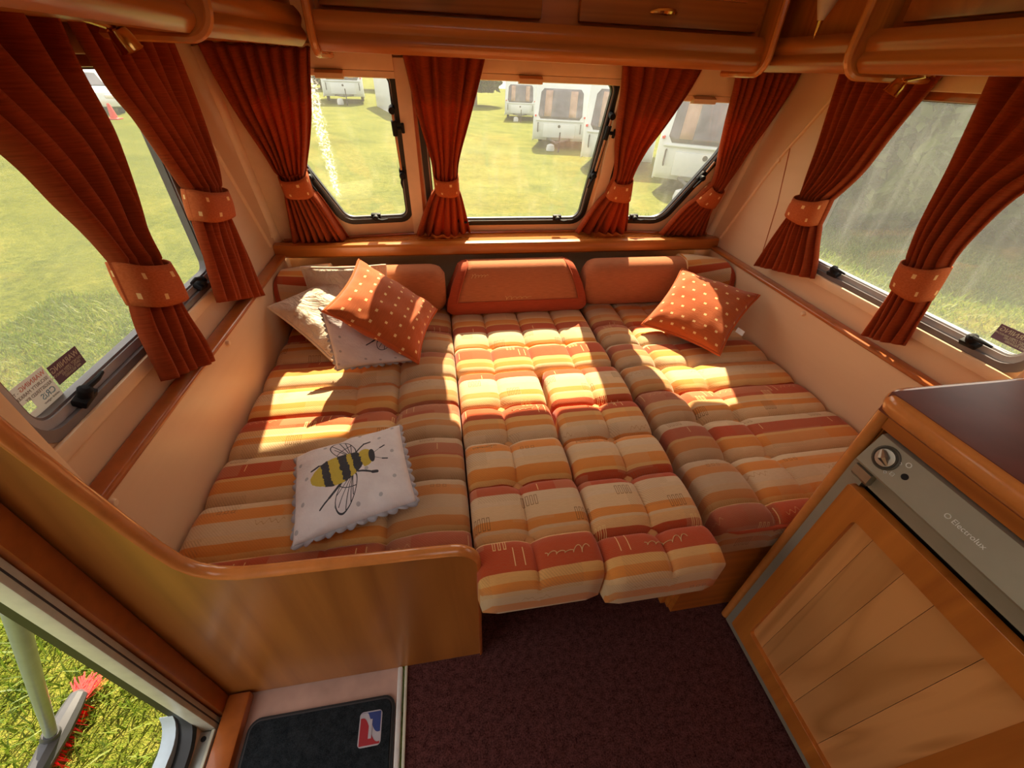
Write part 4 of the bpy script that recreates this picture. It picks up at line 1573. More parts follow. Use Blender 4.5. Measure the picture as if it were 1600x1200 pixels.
def end_panel(mp, face, back, z, t0, t1, top=1.80):
    """rounded-corner end panel with a pale rim, in the plane across the locker"""
    r = 0.05
    pts = [(back, z - 0.006)]
    for k in range(9):
        a = PI / 2 * k / 8
        pts.append((face + r - r * math.sin(a), z - 0.006 + r - r * math.cos(a)))
    pts += [(face + 0.004, z + 0.16), (face + 0.03, top), (back, top)]
    bm = bmesh.new()
    prism(bm, pts, lambda p: mp(p[0], p[1], t0), lambda p: mp(p[0], p[1], t1))
    rim = pts[:-1]
    b2 = bmesh.new()
    tube(b2, [mp(p[0], p[1], (t0 + t1) / 2) for p in rim], abs(t1 - t0) * 0.62, 8)
    return bm, b2

def raised_door(bm_fn):
    return bm_fn

# front locker
lk = thing('overhead_locker', 'dark wooden overhead locker across the front windows', 'locker', group='overhead lockers')
zf = 1.404
FY = 1.505
fmp = lambda d, z, x: (x, d, z)
bm = bmesh.new()
prism(bm, cornice_profile(FY, FY + 0.05, zf), lambda p: (-0.285, p[0], p[1]), lambda p: (1.045, p[0], p[1]))
obj('cornice', bm, 'cherry_x', lk)
obj('bottom_panel', bx(-0.285, 1.045, FY + 0.04, 1.80, zf + 0.006, zf + 0.02), 'cherry_x', lk)
obj('carcass', bx(-0.285, 1.045, FY + 0.045, 1.70, zf + 0.085, 1.80), 'cherry_x', lk)
for xa, xb in ((-0.27, 0.335), (0.445, 1.02)):
    d = obj('door', bx(xa, xb, FY + 0.022, FY + 0.044, zf + 0.095, 1.76, bev=0.005), 'locker_dark', lk)
    obj('panel', bx(xa + 0.06, xb - 0.06, FY + 0.014, FY + 0.023, zf + 0.16, 1.70, bev=0.005), 'locker_dark', d)
    bm = bmesh.new()
    xc = 0.700 if xa > 0 else 0.05
    tube(bm, [(xc - 0.042, FY + 0.02, 1.530), (xc - 0.025, FY + 0.006, 1.532), (xc, FY + 0.0, 1.532), (xc + 0.025, FY + 0.006, 1.532), (xc + 0.042, FY + 0.02, 1.530)], [0.003, 0.007, 0.009, 0.007, 0.003], 8)
    obj('handle', bm, 'brass', d)
for x in (-0.292, 1.050):
    a, b2 = end_panel(lambda d, z, w: (w, d, z), FY - 0.035, 1.70, zf, x - 0.008, x + 0.008)
    obj('end_panel', a, 'cherry_z', lk)
    obj('end_rim', b2, 'nosing', lk)

# side lockers
def side_locker(label, Xf, Xw, sg, z, yend, yhandle):
    """Xf: face, Xw: wall; sg +1 when the face looks to +x"""
    lk_ = thing('overhead_locker', label, 'locker', group='overhead lockers')
    bm = bmesh.new()
    prof_ = cornice_profile(0.0, 0.05, z)
    prism(bm, prof_, lambda p: (Xf - sg * p[0], -1.9, p[1]), lambda p: (Xf - sg * p[0], yend - 0.012, p[1]))
    obj('cornice', bm, 'cherry_y', lk_)
    xa, xb = sorted((Xf - sg * 0.045, Xw))
    obj('carcass', bx(xa, xb, -1.9, yend - 0.012, z + 0.085, 1.80), 'cherry_y', lk_)
    obj('bottom_panel', bx(xa, xb, -1.9, yend - 0.012, z + 0.006, z + 0.02), 'cherry_y', lk_)
    for (ya, yc) in ((yend - 0.70, yend - 0.05), (yend - 1.42, yend - 0.76)):
        xa, xb = sorted((Xf - sg * 0.022, Xf - sg * 0.044))
        d = obj('door', bx(xa, xb, ya, yc, z + 0.095, 1.76, bev=0.005), 'locker_dark', lk_)
        xa, xb = sorted((Xf - sg * 0.014, Xf - sg * 0.023))
        obj('panel', bx(xa, xb, ya + 0.06, yc - 0.06, z + 0.16, 1.70, bev=0.005), 'cherry_y', d)
        bm = bmesh.new()
        h = yhandle if ya > 0 else ya + 0.3
        tube(bm, [(Xf - sg * 0.02, h - 0.042, 1.545), (Xf - sg * 0.006, h - 0.025, 1.547), (Xf, h, 1.547), (Xf - sg * 0.006, h + 0.025, 1.547), (Xf - sg * 0.02, h + 0.042, 1.545)], [0.003, 0.007, 0.009, 0.007, 0.003], 8)
        obj('handle', bm, 'brass', d)
    a, b2 = end_panel(lambda d, z_, w: (Xf - sg * d, w, z_), -0.035, abs(Xw - Xf), z, yend - 0.010, yend + 0.006)
    obj('end_panel', a, 'cherry_z', lk_)
    obj('end_rim', b2, 'nosing', lk_)
    return lk_
side_locker('dark wooden overhead locker above the misty side window', -0.445, XL + 0.001, 1, 1.415, 1.15, 0.8)
side_locker('dark wooden overhead locker above the cloudy side window', 1.072, XR - 0.001, -1, 1.405, 1.15, 0.86)

# corner cupboards between the lockers
for lab, p0, p1, z, sg in (('small corner cupboard between the front locker and the entrance-side locker', (-0.455, 1.158), (-0.335, 1.56), 1.412, 1),
                           ('small corner cupboard behind the hanging lamp, between the front and fridge-side lockers', (1.105, 1.158), (1.090, 1.56), 1.405, -1)):
    c = thing('corner_cupboard', lab, 'cupboard', group='overhead lockers')
    a, b_ = Vector(p0), Vector(p1)
    d = (b_ - a).normalized()
    nn = Vector((d.y, -d.x)) * (1 if sg > 0 else -1)
    bm = bmesh.new()
    pr = cornice_profile(0.0, 0.05, z)
    f0 = lambda base: (lambda p: (base.x - nn.x * p[0], base.y - nn.y * p[0], p[1]))
    prism(bm, pr, f0(a), f0(b_))
    obj('cornice', bm, 'cherry_y', c)
    bm = bmesh.new()
    Xw = XL + 0.002 if sg > 0 else XR - 0.002
    po = [(a.x - nn.x * 0.03, a.y - nn.y * 0.03), (b_.x - nn.x * 0.03, b_.y - nn.y * 0.03), (b_.x - nn.x * 0.03, 1.63), (Xw, 1.60), (Xw, a.y)]
    prism(bm, po, lambda p: (p[0], p[1], z + 0.004), lambda p: (p[0], p[1], 1.80))
    obj('carcass', bm, 'cherry_z', c)

# hanging lamp in the corner and brass reading spots
t = thing('corner_lamp', 'pointed frosted lamp shade with a brass tip, hanging before the corner cupboard', 'lamp')
bm = bmesh.new()
lathe(bm, [(0.0, 0.0), (0.006, 0.002), (0.020, 0.035), (0.040, 0.090), (0.050, 0.150), (0.046, 0.20), (0.0, 0.205)], (1.072, 1.335, 1.512), (0, 0, 1), 20)
obj('shade', bm, 'shade_glass', t)
bm = bmesh.new()
lathe(bm, [(0.0, -0.034), (0.004, -0.018), (0.007, 0.0), (0.008, 0.006), (0.0, 0.008)], (1.072, 1.335, 1.512), (0, 0, 1), 12)
obj('finial', bm, 'brass', t)
bm = bmesh.new()
tube(bm, [(1.072, 1.335, 1.71), (1.072, 1.335, 1.74), (1.10, 1.335, 1.75)], 0.010, 8)
obj('bracket', bm, 'brass', t)
for lab, c, ax in (('brass reading spotlight under the entrance-side locker', (-0.505, 1.000, 1.402), (0.25, 0.35, -1)),
                   ('brass reading spotlight under the fridge-side locker', (1.175, 1.105, 1.385), (-0.25, 0.35, -1))):
    t = thing('spotlight', lab, 'spotlight', group='reading spotlights')
    c = Vector(c); ax = Vector(ax).normalized()
    bm = bmesh.new()
    lathe(bm, [(0.010, -0.012), (0.014, -0.011), (0.017, 0.0), (0.0185, 0.017), (0.020, 0.019), (0.017, 0.019), (0.014, 0.003), (0.0, 0.001)], c, ax, 20)
    obj('cup', bm, 'brass', t)
    bm = bmesh.new()
    lathe(bm, [(0.018, 0.0), (0.018, 0.005), (0.0, 0.007)], (c.x - 0.03 * (1 if c.x < 0 else -1), c.y - 0.035, c.z + 0.024), (0, 0, -1), 16)
    tube(bm, [(c.x - 0.03 * (1 if c.x < 0 else -1), c.y - 0.035, c.z + 0.022), c - ax * 0.012], 0.006, 8)
    obj('mount', bm, 'brass', t)

# ---------------------------------------------------------------- kitchen unit, fridge, worktop
ku = thing('kitchen_unit', 'orange-brown wooden kitchen cabinet built around the fridge', 'cabinet')
obj('side_panel', bx(0.842, 1.345, 0.4535, 0.467, 0.002, 0.884), 'cherry_z', ku)
bm = bmesh.new()
tube(bm, [(0.832, 0.4655, 0.002), (0.832, 0.4655, 0.884)], 0.0125, 12)
obj('corner_post', bm, 'nosing', ku)
obj('top_rail', bx(0.828, 0.850, -0.9, 0.453, 0.851, 0.888), 'cherry_y', ku)
obj('stile', bx(0.834, 0.850, -0.070, -0.025, 0.002, 0.853), 'cherry_z', ku)
d = obj('door', bx(0.828, 0.848, -0.88, -0.075, 0.06, 0.84, bev=0.004), 'cherry_z', ku)
obj('back_panel', bx(1.335, 1.345, -0.9, 0.45, 0.002, 0.884), 'maple_z', ku)

fr = thing('fridge', 'grey fridge with a wood-panelled door and a control strip', 'fridge')
obj('body', bx(0.846, 1.33, -0.022, 0.436, 0.002, 0.850), 'fridge_dark', fr)
obj('surround', plate_holes([(-0.022, 0.004), (0.4515, 0.004), (0.4515, 0.765), (-0.022, 0.765)], [[(0.000, 0.040), (0.414, 0.040), (0.414, 0.735), (0.000, 0.735)]], lambda u, v, w: (0.823 + w, u, v), 0.022), 'fridge_grey', fr)
# control strip: top edge leans back
bm = bmesh.new()
prism(bm, [(0.806, 0.776), (0.803, 0.782), (0.822, 0.846), (0.846, 0.850), (0.846, 0.776)], lambda p: (p[0], -0.022, p[1]), lambda p: (p[0], 0.440, p[1]))
cs = obj('control_strip', bm, 'fridge_grey', fr)
cn = Vector((-0.958, 0, 0.285)).normalized()
def cpt(y, f):
    return Vector((0.803 + 0.019 * f, y, 0.782 + 0.064 * f))
bm = bmesh.new()
lathe(bm, [(0.024, -0.001), (0.024, 0.0015), (0.021, 0.0025), (0.019, 0.0005), (0.0, 0.0005)], cpt(0.405, 0.56), cn, 24)
obj('knob_recess', bm, 'fridge_dark', cs)
bm = bmesh.new()
lathe(bm, [(0.018, 0.0), (0.017, 0.004), (0.0, 0.005)], cpt(0.405, 0.56), cn, 20)
q = cpt(0.405, 0.56) + cn * 0.004
u_ = Vector((0, 0.75, 0.66)).normalized()
tube(bm, [q - u_ * 0.015, q + cn * 0.007, q + u_ * 0.015], [0.003, 0.008, 0.003], 8)
obj('knob', bm, 'steel', cs)
bm = bmesh.new()
lathe(bm, [(0.006, -0.001), (0.006, 0.001), (0.0, 0.0012)], cpt(0.362, 0.50), cn, 16)
obj('indicator', bm, 'black_plastic', cs)
bm = bmesh.new()
c0 = cpt(0.372, 0.80) + cn * 0.0006
a_, b2_ = Vector((0, 1, 0)), cn.cross(Vector((0, 1, 0)))
closed_tube(bm, [c0 + (a_ * math.cos(k * PI / 8) + b2_ * math.sin(k * PI / 8)) * 0.0042 for k in range(16)], 0.0009, 5)
c1 = cpt(0.383, 0.70) + cn * 0.0006
closed_tube(bm, [c1 + a_ * 0.0035, c1 + b2_ * 0.004, c1 - a_ * 0.0035, c1 - b2_ * 0.002], 0.0007, 5)
c2 = cpt(0.378, 0.34) + cn * 0.0006
closed_tube(bm, [c2 + a_ * 0.003 + b2_ * 0.003, c2 + a_ * 0.003 - b2_ * 0.003, c2 - a_ * 0.003 - b2_ * 0.003, c2 - a_ * 0.003 + b2_ * 0.003], 0.0007, 5)
c3 = cpt(0.388, 0.26) + cn * 0.0006
closed_tube(bm, [c3 + a_ * 0.003, c3 + b2_ * 0.0035, c3 - a_ * 0.003, c3 - b2_ * 0.002], 0.0007, 5)
obj('control_symbols', bm, 'white', cs)
def text_obj(name, body, size, M4, matname, parent, extrude=0.0002, align='LEFT'):
    cu = bpy.data.curves.new(name, 'FONT')
    cu.body = body
    cu.size = size
    cu.align_x = align
    cu.extrude = extrude
    cu.materials.append(M[matname])
    tmp_ = bpy.data.objects.new(name + '_tmp', cu)
    col.objects.link(tmp_)
    bpy.context.view_layer.update()
    me = bpy.data.meshes.new_from_object(tmp_.evaluated_get(bpy.context.evaluated_depsgraph_get()))
    bpy.data.objects.remove(tmp_)
    me.transform(M4)
    me.name = name
    o_ = bpy.data.objects.new(name, me)
    col.objects.link(o_)
    if parent is not None:
        o_.parent = parent
    return o_
def frame4(origin, ex, ey):
    ex, ey = Vector(ex).normalized(), Vector(ey).normalized()
    ez = ex.cross(ey)
    m4 = Matrix((ex, ey, ez)).transposed().to_4x4()
    m4.translation = Vector(origin)
    return m4
text_obj('lettering', 'Electrolux', 0.0125, frame4(cpt(0.272, 0.40) + cn * 0.0006, (0, -1, 0), Vector((0.285, 0, 0.958))), 'white', cs)
bm = bmesh.new()
c4 = cpt(0.280, 0.46) + cn * 0.0006
closed_tube(bm, [c4 + (a_ * math.cos(k * PI / 6) + b2_ * math.sin(k * PI / 6)) * 0.004 for k in range(12)], 0.0008, 5)
obj('emblem', bm, 'white', cs)
# travel catch at the top corner
bm = bmesh.new()
prism(bm, [(0.822, 0.742), (0.812, 0.742), (0.804, 0.752), (0.804, 0.772), (0.822, 0.778)], lambda p: (p[0], 0.398, p[1]), lambda p: (p[0], 0.434, p[1]))
obj('travel_catch', bm, 'steel', fr)
dr = thing_d = obj('door', plate_holes(round_poly([(-0.005, 0.046), (0.424, 0.046), (0.424, 0.722), (-0.005, 0.722)], 0.006, 3), [round_poly([(0.044, 0.108), (0.373, 0.108), (0.373, 0.664), (0.044, 0.664)], 0.012, 4)],
         lambda u, v, w: (0.808 + w, u, v), 0.022), 'cherry_z', fr)
md = dr.modifiers.new('soft edges', 'BEVEL'); md.width = 0.004; md.segments = 3; md.limit_method = 'ANGLE'
tones = [wood('alder board %d' % k, tuple(c * s_ for c in (0.40, 0.16, 0.042)), tuple(c * s_ for c in (0.58, 0.26, 0.085)), 'z', 0.3, 0.3, 9, 1.1, 2.6) for k, s_ in enumerate((1.25, 1.02, 1.18, 1.05, 1.22))]
ybs = [0.374, 0.331, 0.262, 0.203, 0.120, 0.043]
for k in range(5):
    obj('board', bx(0.820, 0.829, ybs[k + 1] + 0.0004, ybs[k] - 0.0004, 0.106, 0.666), tones[k], dr)

wt = thing('worktop', 'dark brown glossy worktop with a rounded wooden edge, above the fridge', 'worktop')
obj('surface', bx(0.812, 1.352, -0.9, 0.468, 0.886, 0.931, bev=0.001), 'worktop', wt)
bm = bmesh.new()
path = [(0.814, -0.9), (0.814, 0.440), (0.818, 0.456), (0.830, 0.466), (0.845, 0.470), (1.352, 0.470)]
prof = [(0.002 + 0.012 * math.cos(th), 0.9095 + 0.0205 * math.sin(th)) for th in [(-PI / 2 + PI * k / 8) for k in range(9)]] + [(-0.004, 0.930), (-0.004, 0.889)]
rings = []
for i, p in enumerate(path):
    a, b_ = Vector(path[max(i - 1, 0)]), Vector(path[min(i + 1, len(path) - 1)])
    d_ = (b_ - a).normalized()
    nn = Vector((-d_.y, d_.x))
    rings.append([bm.verts.new((p[0] + nn.x * d2, p[1] + nn.y * d2, z)) for d2, z in prof])
for a, b_ in zip(rings, rings[1:]):
    for k in range(len(prof)):
        k2 = (k + 1) % len(prof)
        bm.faces.new((a[k], a[k2], b_[k2], b_[k]))
bm.faces.new(rings[0]); bm.faces.new(rings[-1][::-1])
obj('edge_trim', bm, 'nosing', wt)

# ---------------------------------------------------------------- doorway and doormat
dw = thing('door_1', 'open entrance doorway with pale aluminium frame looking onto grass', 'doorway', kind='structure')
obj('seal', ring_strip(offset_loop(DOOR, 0.006), offset_loop(DOOR, -0.012), -0.004, 0.020, mapL), 'black', dw)
obj('outer_frame', ring_strip(offset_loop(DOOR, 0.001), offset_loop(DOOR, -0.007), 0.022, 0.040, mapL), 'black', dw)
_a = offset_loop(DOOR, -0.006)[6:14]
_b = [offset_loop(DOOR, -0.030 + 0.0225 * max(0, k - 1) / 6)[6 + k] for k in range(8)]
bm = bmesh.new()
prism(bm, _a + _b[::-1], lambda p: mapL(p[0], p[1], 0.030), lambda p: mapL(p[0], p[1], 0.060))
obj('outer_sill', bm, 'alu_blue', dw)
obj('jamb', bx(XL, XL + 0.034, 0.402, 0.428, 0.0, 1.95, bev=0.004), 'alu_cream', dw)
obj('jamb_groove', bx(XL + 0.030, XL + 0.0355, 0.413, 0.4155, 0.002, 1.95), 'broom_grey', dw)
obj('jamb_trim', bx(XL, XL + 0.046, 0.429, 0.472, 0.0, 1.95, bev=0.006), 'cap_rail', dw)
obj('sill_plate', bx(XL - 0.03, XL + 0.034, -0.28, 0.401, -0.004, 0.012, bev=0.003), 'alu', dw)
obj('sill_lip', bx(XL + 0.028, XL + 0.036, -0.28, 0.401, 0.012, 0.020, bev=0.002), 'alu_cream', dw)
bm = bmesh.new()
lathe(bm, [(0.006, 0), (0.006, 0.003), (0.0, 0.004)], (XL + 0.012, 0.385, 0.012), (0, 0, 1), 12)
obj('screw', bm, 'black_plastic', dw)
obj('kick_board', bx(-0.645, -0.588, -0.4, 0.470, -0.003, 0.030, bev=0.006), 'cap_rail', dw)

mt = thing('doormat', 'charcoal doormat with a red and blue badge, inside the entrance', 'doormat')
rp = round_poly([(-0.580, -0.15), (-0.208, -0.15), (-0.208, 0.412), (-0.580, 0.412)], 0.03)
bm = bmesh.new()
prism(bm, rp, lambda p: (p[0], p[1], -0.003), lambda p: (p[0], p[1], 0.004))
obj('backing', bm, 'black', mt)
bm = bmesh.new()
prism(bm, offset_loop(rp, -0.010), lambda p: (p[0], p[1], 0.002), lambda p: (p[0], p[1], 0.009))
obj('pile', bm, 'mat', mt)
bm = bmesh.new()
closed_tube(bm, [(p[0], p[1], 0.0045) for p in offset_loop(rp, -0.007)], 0.002, 6)
obj('edge_bead', bm, 'broom_grey', mt)
BX0, BX1, BY0, BY1 = -0.297, -0.240, 0.306, 0.380
bg_ = bmesh.new()
prism(bg_, round_poly([(BX0, BY0), (BX1, BY0), (BX1, BY1), (BX0, BY1)], 0.009), lambda p: (p[0], p[1], 0.009), lambda p: (p[0], p[1], 0.0098))
badge = obj('badge', bg_, 'badge_white', mt)
def wave_y(u, s):     # the pale ribbon falling from upper corner to lower corner
    return lerp(BY1 - 0.004, BY0 + 0.018, u) + 0.010 * math.sin(u * 2 * PI) + s
n = 14
up_ = [(BX0 + 0.003 + (BX1 - BX0 - 0.006) * k / n, min(BY1 - 0.003, wave_y(k / n, 0.010))) for k in range(n + 1)] + [(BX1 - 0.003, BY1 - 0.003), (BX0 + 0.003, BY1 - 0.0025)]
dn_ = [(BX0 + 0.003 + (BX1 - BX0 - 0.006) * k / n, wave_y(k / n, -0.010)) for k in range(n + 1)] + [(BX1 - 0.003, BY0 + 0.003), (BX0 + 0.003, BY0 + 0.003)]
for poly_, mm in ((up_, 'badge_blue'), (dn_, 'badge_red')):
    bm = bmesh.new()
    prism(bm, poly_, lambda p: (p[0], p[1], 0.0097), lambda p: (p[0], p[1], 0.0104))
    obj('badge_field', bm, mm, badge)
obj('badge_bar', bx(-0.272, -0.264, 0.322, 0.362, 0.0098, 0.0112), 'badge_white', badge)

# ---------------------------------------------------------------- stickers on the side panes
def sticker(name, label, X, y0, y1, z0, z1, base, out, lines, cut=None):
    s = thing(name, label, 'sticker', group='window warning stickers')
    xi = X + 0.0006 * (-out)
    bm = bmesh.new()
    if cut:
        bm.free()
        bm = plate_holes([(y0, z0), (y1, z0), (y1, z1), (y0, z1)], [cut], lambda u, v, w: (X - out * w, u, v), 0.0005)
        obj('film', bm, base, s)
    else:
        obj('film', box(bm, min(X, xi), max(X, xi), y0, y1, z0, z1), base, s)
    ex = (0, -1, 0) if out < 0 else (0, 1, 0)
    for (txt, size, yy, zz, mm) in lines:
        text_obj('lettering', txt, size, frame4((X - out * 0.0012, yy, zz), ex, (0, 0, 1)), mm, s)
    return s
PXL, PXR = XL - 0.0265, XR + 0.0265
sticker('warning_sticker', 'small dark sticker reading WARNING in reverse, on the misty side pane', PXL, 0.727, 0.803, 0.886, 0.924, 'sticker_dark', -1,
        [('WARNING', 0.0148, 0.800, 0.909, 'ink_pale'), ('DO NOT OPEN WINDOW', 0.0066, 0.799, 0.901, 'ink_pale'), ('UNTIL CATCHES', 0.0066, 0.793, 0.8955, 'ink_pale'), ('ARE RELEASED', 0.0066, 0.790, 0.8895, 'ink_pale')])
sticker('warning_sticker', 'pale sticker with red and blue print in reverse, beside the dark one', PXL, 0.605, 0.722, 0.868, 0.932, 'sticker_white', -1,
        [('WARNING', 0.0118, 0.719, 0.919, 'ink_red'), ('- THIS CARAVAN', 0.0075, 0.658, 0.919, 'ink_grey'), ('SECURITY MARKED AND', 0.0085, 0.718, 0.909, 'ink_grey'), ('REGISTERED BY', 0.0085, 0.718, 0.899, 'ink_grey'),
         ('CRiS', 0.0160, 0.716, 0.884, 'ink_blue'), ('central register', 0.0060, 0.718, 0.877, 'ink_grey')],
        cut=[(0.612, 0.882), (0.668, 0.882), (0.668, 0.900), (0.612, 0.900)])
sticker('warning_sticker', 'small dark sticker reading WARNING in reverse, on the cloudy side pane', PXR, 0.605, 0.690, 0.880, 0.919, 'sticker_dark', 1,
        [('WARNING', 0.0160, 0.608, 0.904, 'ink_pale'), ('DO NOT OPEN WINDOW', 0.0066, 0.611, 0.896, 'ink_pale'), ('UNTIL CATCHES', 0.0066, 0.617, 0.8905, 'ink_pale'), ('ARE RELEASED', 0.0066, 0.617, 0.8845, 'ink_pale')])

# ---------------------------------------------------------------- outside: lawn, grass, broom
ZG = -0.45
def ground(x, y):
    pts_ = ((3.0, 0.0), (9.0, 0.34), (14.0, 0.55), (20.0, 0.75), (36.0, 1.02), (60.0, 1.15), (200.0, 1.15))
    d_ = 0.0
    if y > 3.0:
        for (a0, b0), (a1, b1) in zip(pts_, pts_[1:]):
            if a0 <= y <= a1:
                d_ = b0 + (b1 - b0) * (y - a0) / (a1 - a0)
    f_ = min(1.0, max(0.0, (x + 3.0) / 6.0)) * (1.0 - min(1.0, max(0.0, (x - y * 0.62 - 1.0) / 3.0)))
    return ZG - d_ * f_
bm = bmesh.new()
bmesh.ops.create_grid(bm, x_segments=120, y_segments=120, size=60)
for v in bm.verts:
    v.co.y += 40
    d = math.hypot(v.co.x, v.co.y)
    v.co.z = ground(v.co.x, v.co.y)
o = obj('lawn', bm, 'lawn')
tag(o, 'sunlit yellow-green mown grass field around the caravans', 'lawn', kind='structure')

def blades(name, label, x0, x1, y0, y1, n, hmin, hmax, wid):
    x = rng.uniform(x0, x1, n); y = rng.uniform(y0, y1, n)
    h = rng.uniform(hmin, hmax, n); a = rng.uniform(0, 2 * PI, n)
    lean = rng.uniform(0.2, 1.3, n) * h
    la = rng.uniform(0, 2 * PI, n)
    w = wid * rng.uniform(0.6, 1.3, n)
    dx, dy = np.cos(a) * w, np.sin(a) * w
    mx, my = np.cos(la) * lean, np.sin(la) * lean
    z0 = np.full(n, ZG - 0.005)
    V = np.stack([np.stack([x - dx, y - dy, z0], 1), np.stack([x + dx, y + dy, z0], 1),
                  np.stack([x + dx * .8 + mx * .45, y + dy * .8 + my * .45, z0 + h * .62], 1), np.stack([x - dx * .8 + mx * .45, y - dy * .8 + my * .45, z0 + h * .62], 1),
                  np.stack([x + mx, y + my, z0 + h], 1)], 1).reshape(-1, 3)
    base = np.arange(n) * 5
    quads = np.stack([base, base + 1, base + 2, base + 3], 1)
    tris = np.stack([base + 3, base + 2, base + 4], 1)
    me = bpy.data.meshes.new(name)
    me.vertices.add(len(V)); me.vertices.foreach_set('co', V.ravel())
    loops = np.concatenate([quads.ravel(), tris.ravel()])
    me.loops.add(len(loops)); me.loops.foreach_set('vertex_index', loops.astype(np.int32))
    me.polygons.add(2 * n)
    ls = np.concatenate([np.arange(n) * 4, 4 * n + np.arange(n) * 3]).astype(np.int32)
    me.polygons.foreach_set('loop_start', ls)
    me.update(calc_edges=True)
    me.validate()
    o_ = obj_me(name, me, 'blade')
    tag(o_, label, 'grass', kind='stuff')
    return o_
blades('grass', 'tangled bright grass blades outside the doorway and misty window', -3.6, -0.80, 0.25, 4.2, 42000, 0.02, 0.07, 0.0032)
blades('grass', 'bright rough grass beyond the cloudy side window', 1.75, 7.5, 0.6, 6.5, 30000, 0.03, 0.10, 0.006)

br = thing('broom', 'broom with red bristles and a metal handle standing in the grass outside the doorway', 'broom')
bm = bmesh.new()
tube(bm, [(-1.346, 0.576, ZG + 0.075), (-1.05, 0.510, ZG + 0.58), (-0.748, 0.442, ZG + 1.09)], 0.0150, 12)
obj('handle', bm, 'handle_metal', br)
bm = bmesh.new()
a, b_ = Vector((-1.335, 0.44, ZG + 0.07)), Vector((-1.335, 0.700, ZG + 0.075))
hd = (b_ - a).normalized()
for k in range(1):
    pts = [a.lerp(b_, f) for f in (0.0, 0.04, 0.3, 0.55, 0.8, 0.96, 1.0)]
    tube(bm, pts, [0.012, 0.026, 0.030, 0.034, 0.030, 0.024, 0.010], 10)
tube(bm, [(-1.350, 0.577, ZG + 0.07), (-1.312, 0.568, ZG + 0.135)], [0.028, 0.020], 12)
obj('head', bm, 'broom_grey', br)
bm = bmesh.new()
rb = random.Random(2)
for k in range(420):
    f = rb.uniform(0.05, 1.0)
    p = a.lerp(b_, f) + Vector((rb.uniform(-0.022, 0.022), 0, -0.012))
    tip = p + Vector((rb.uniform(-0.06, 0.035), rb.uniform(-0.02, 0.03) + (0.055 if f > 0.85 else 0), rb.uniform(-0.055, -0.03) + (0.03 if f > 0.9 else 0)))
    s_ = Vector((0.0028, 0.001, 0))
    vv = [bm.verts.new(q) for q in (p - s_, p + s_, tip + s_ * 0.6, tip - s_ * 0.6)]
    bm.faces.new(vv)
o = obj('bristles', bm, 'bristle', br, norm=False)
o['kind'] = 'stuff'

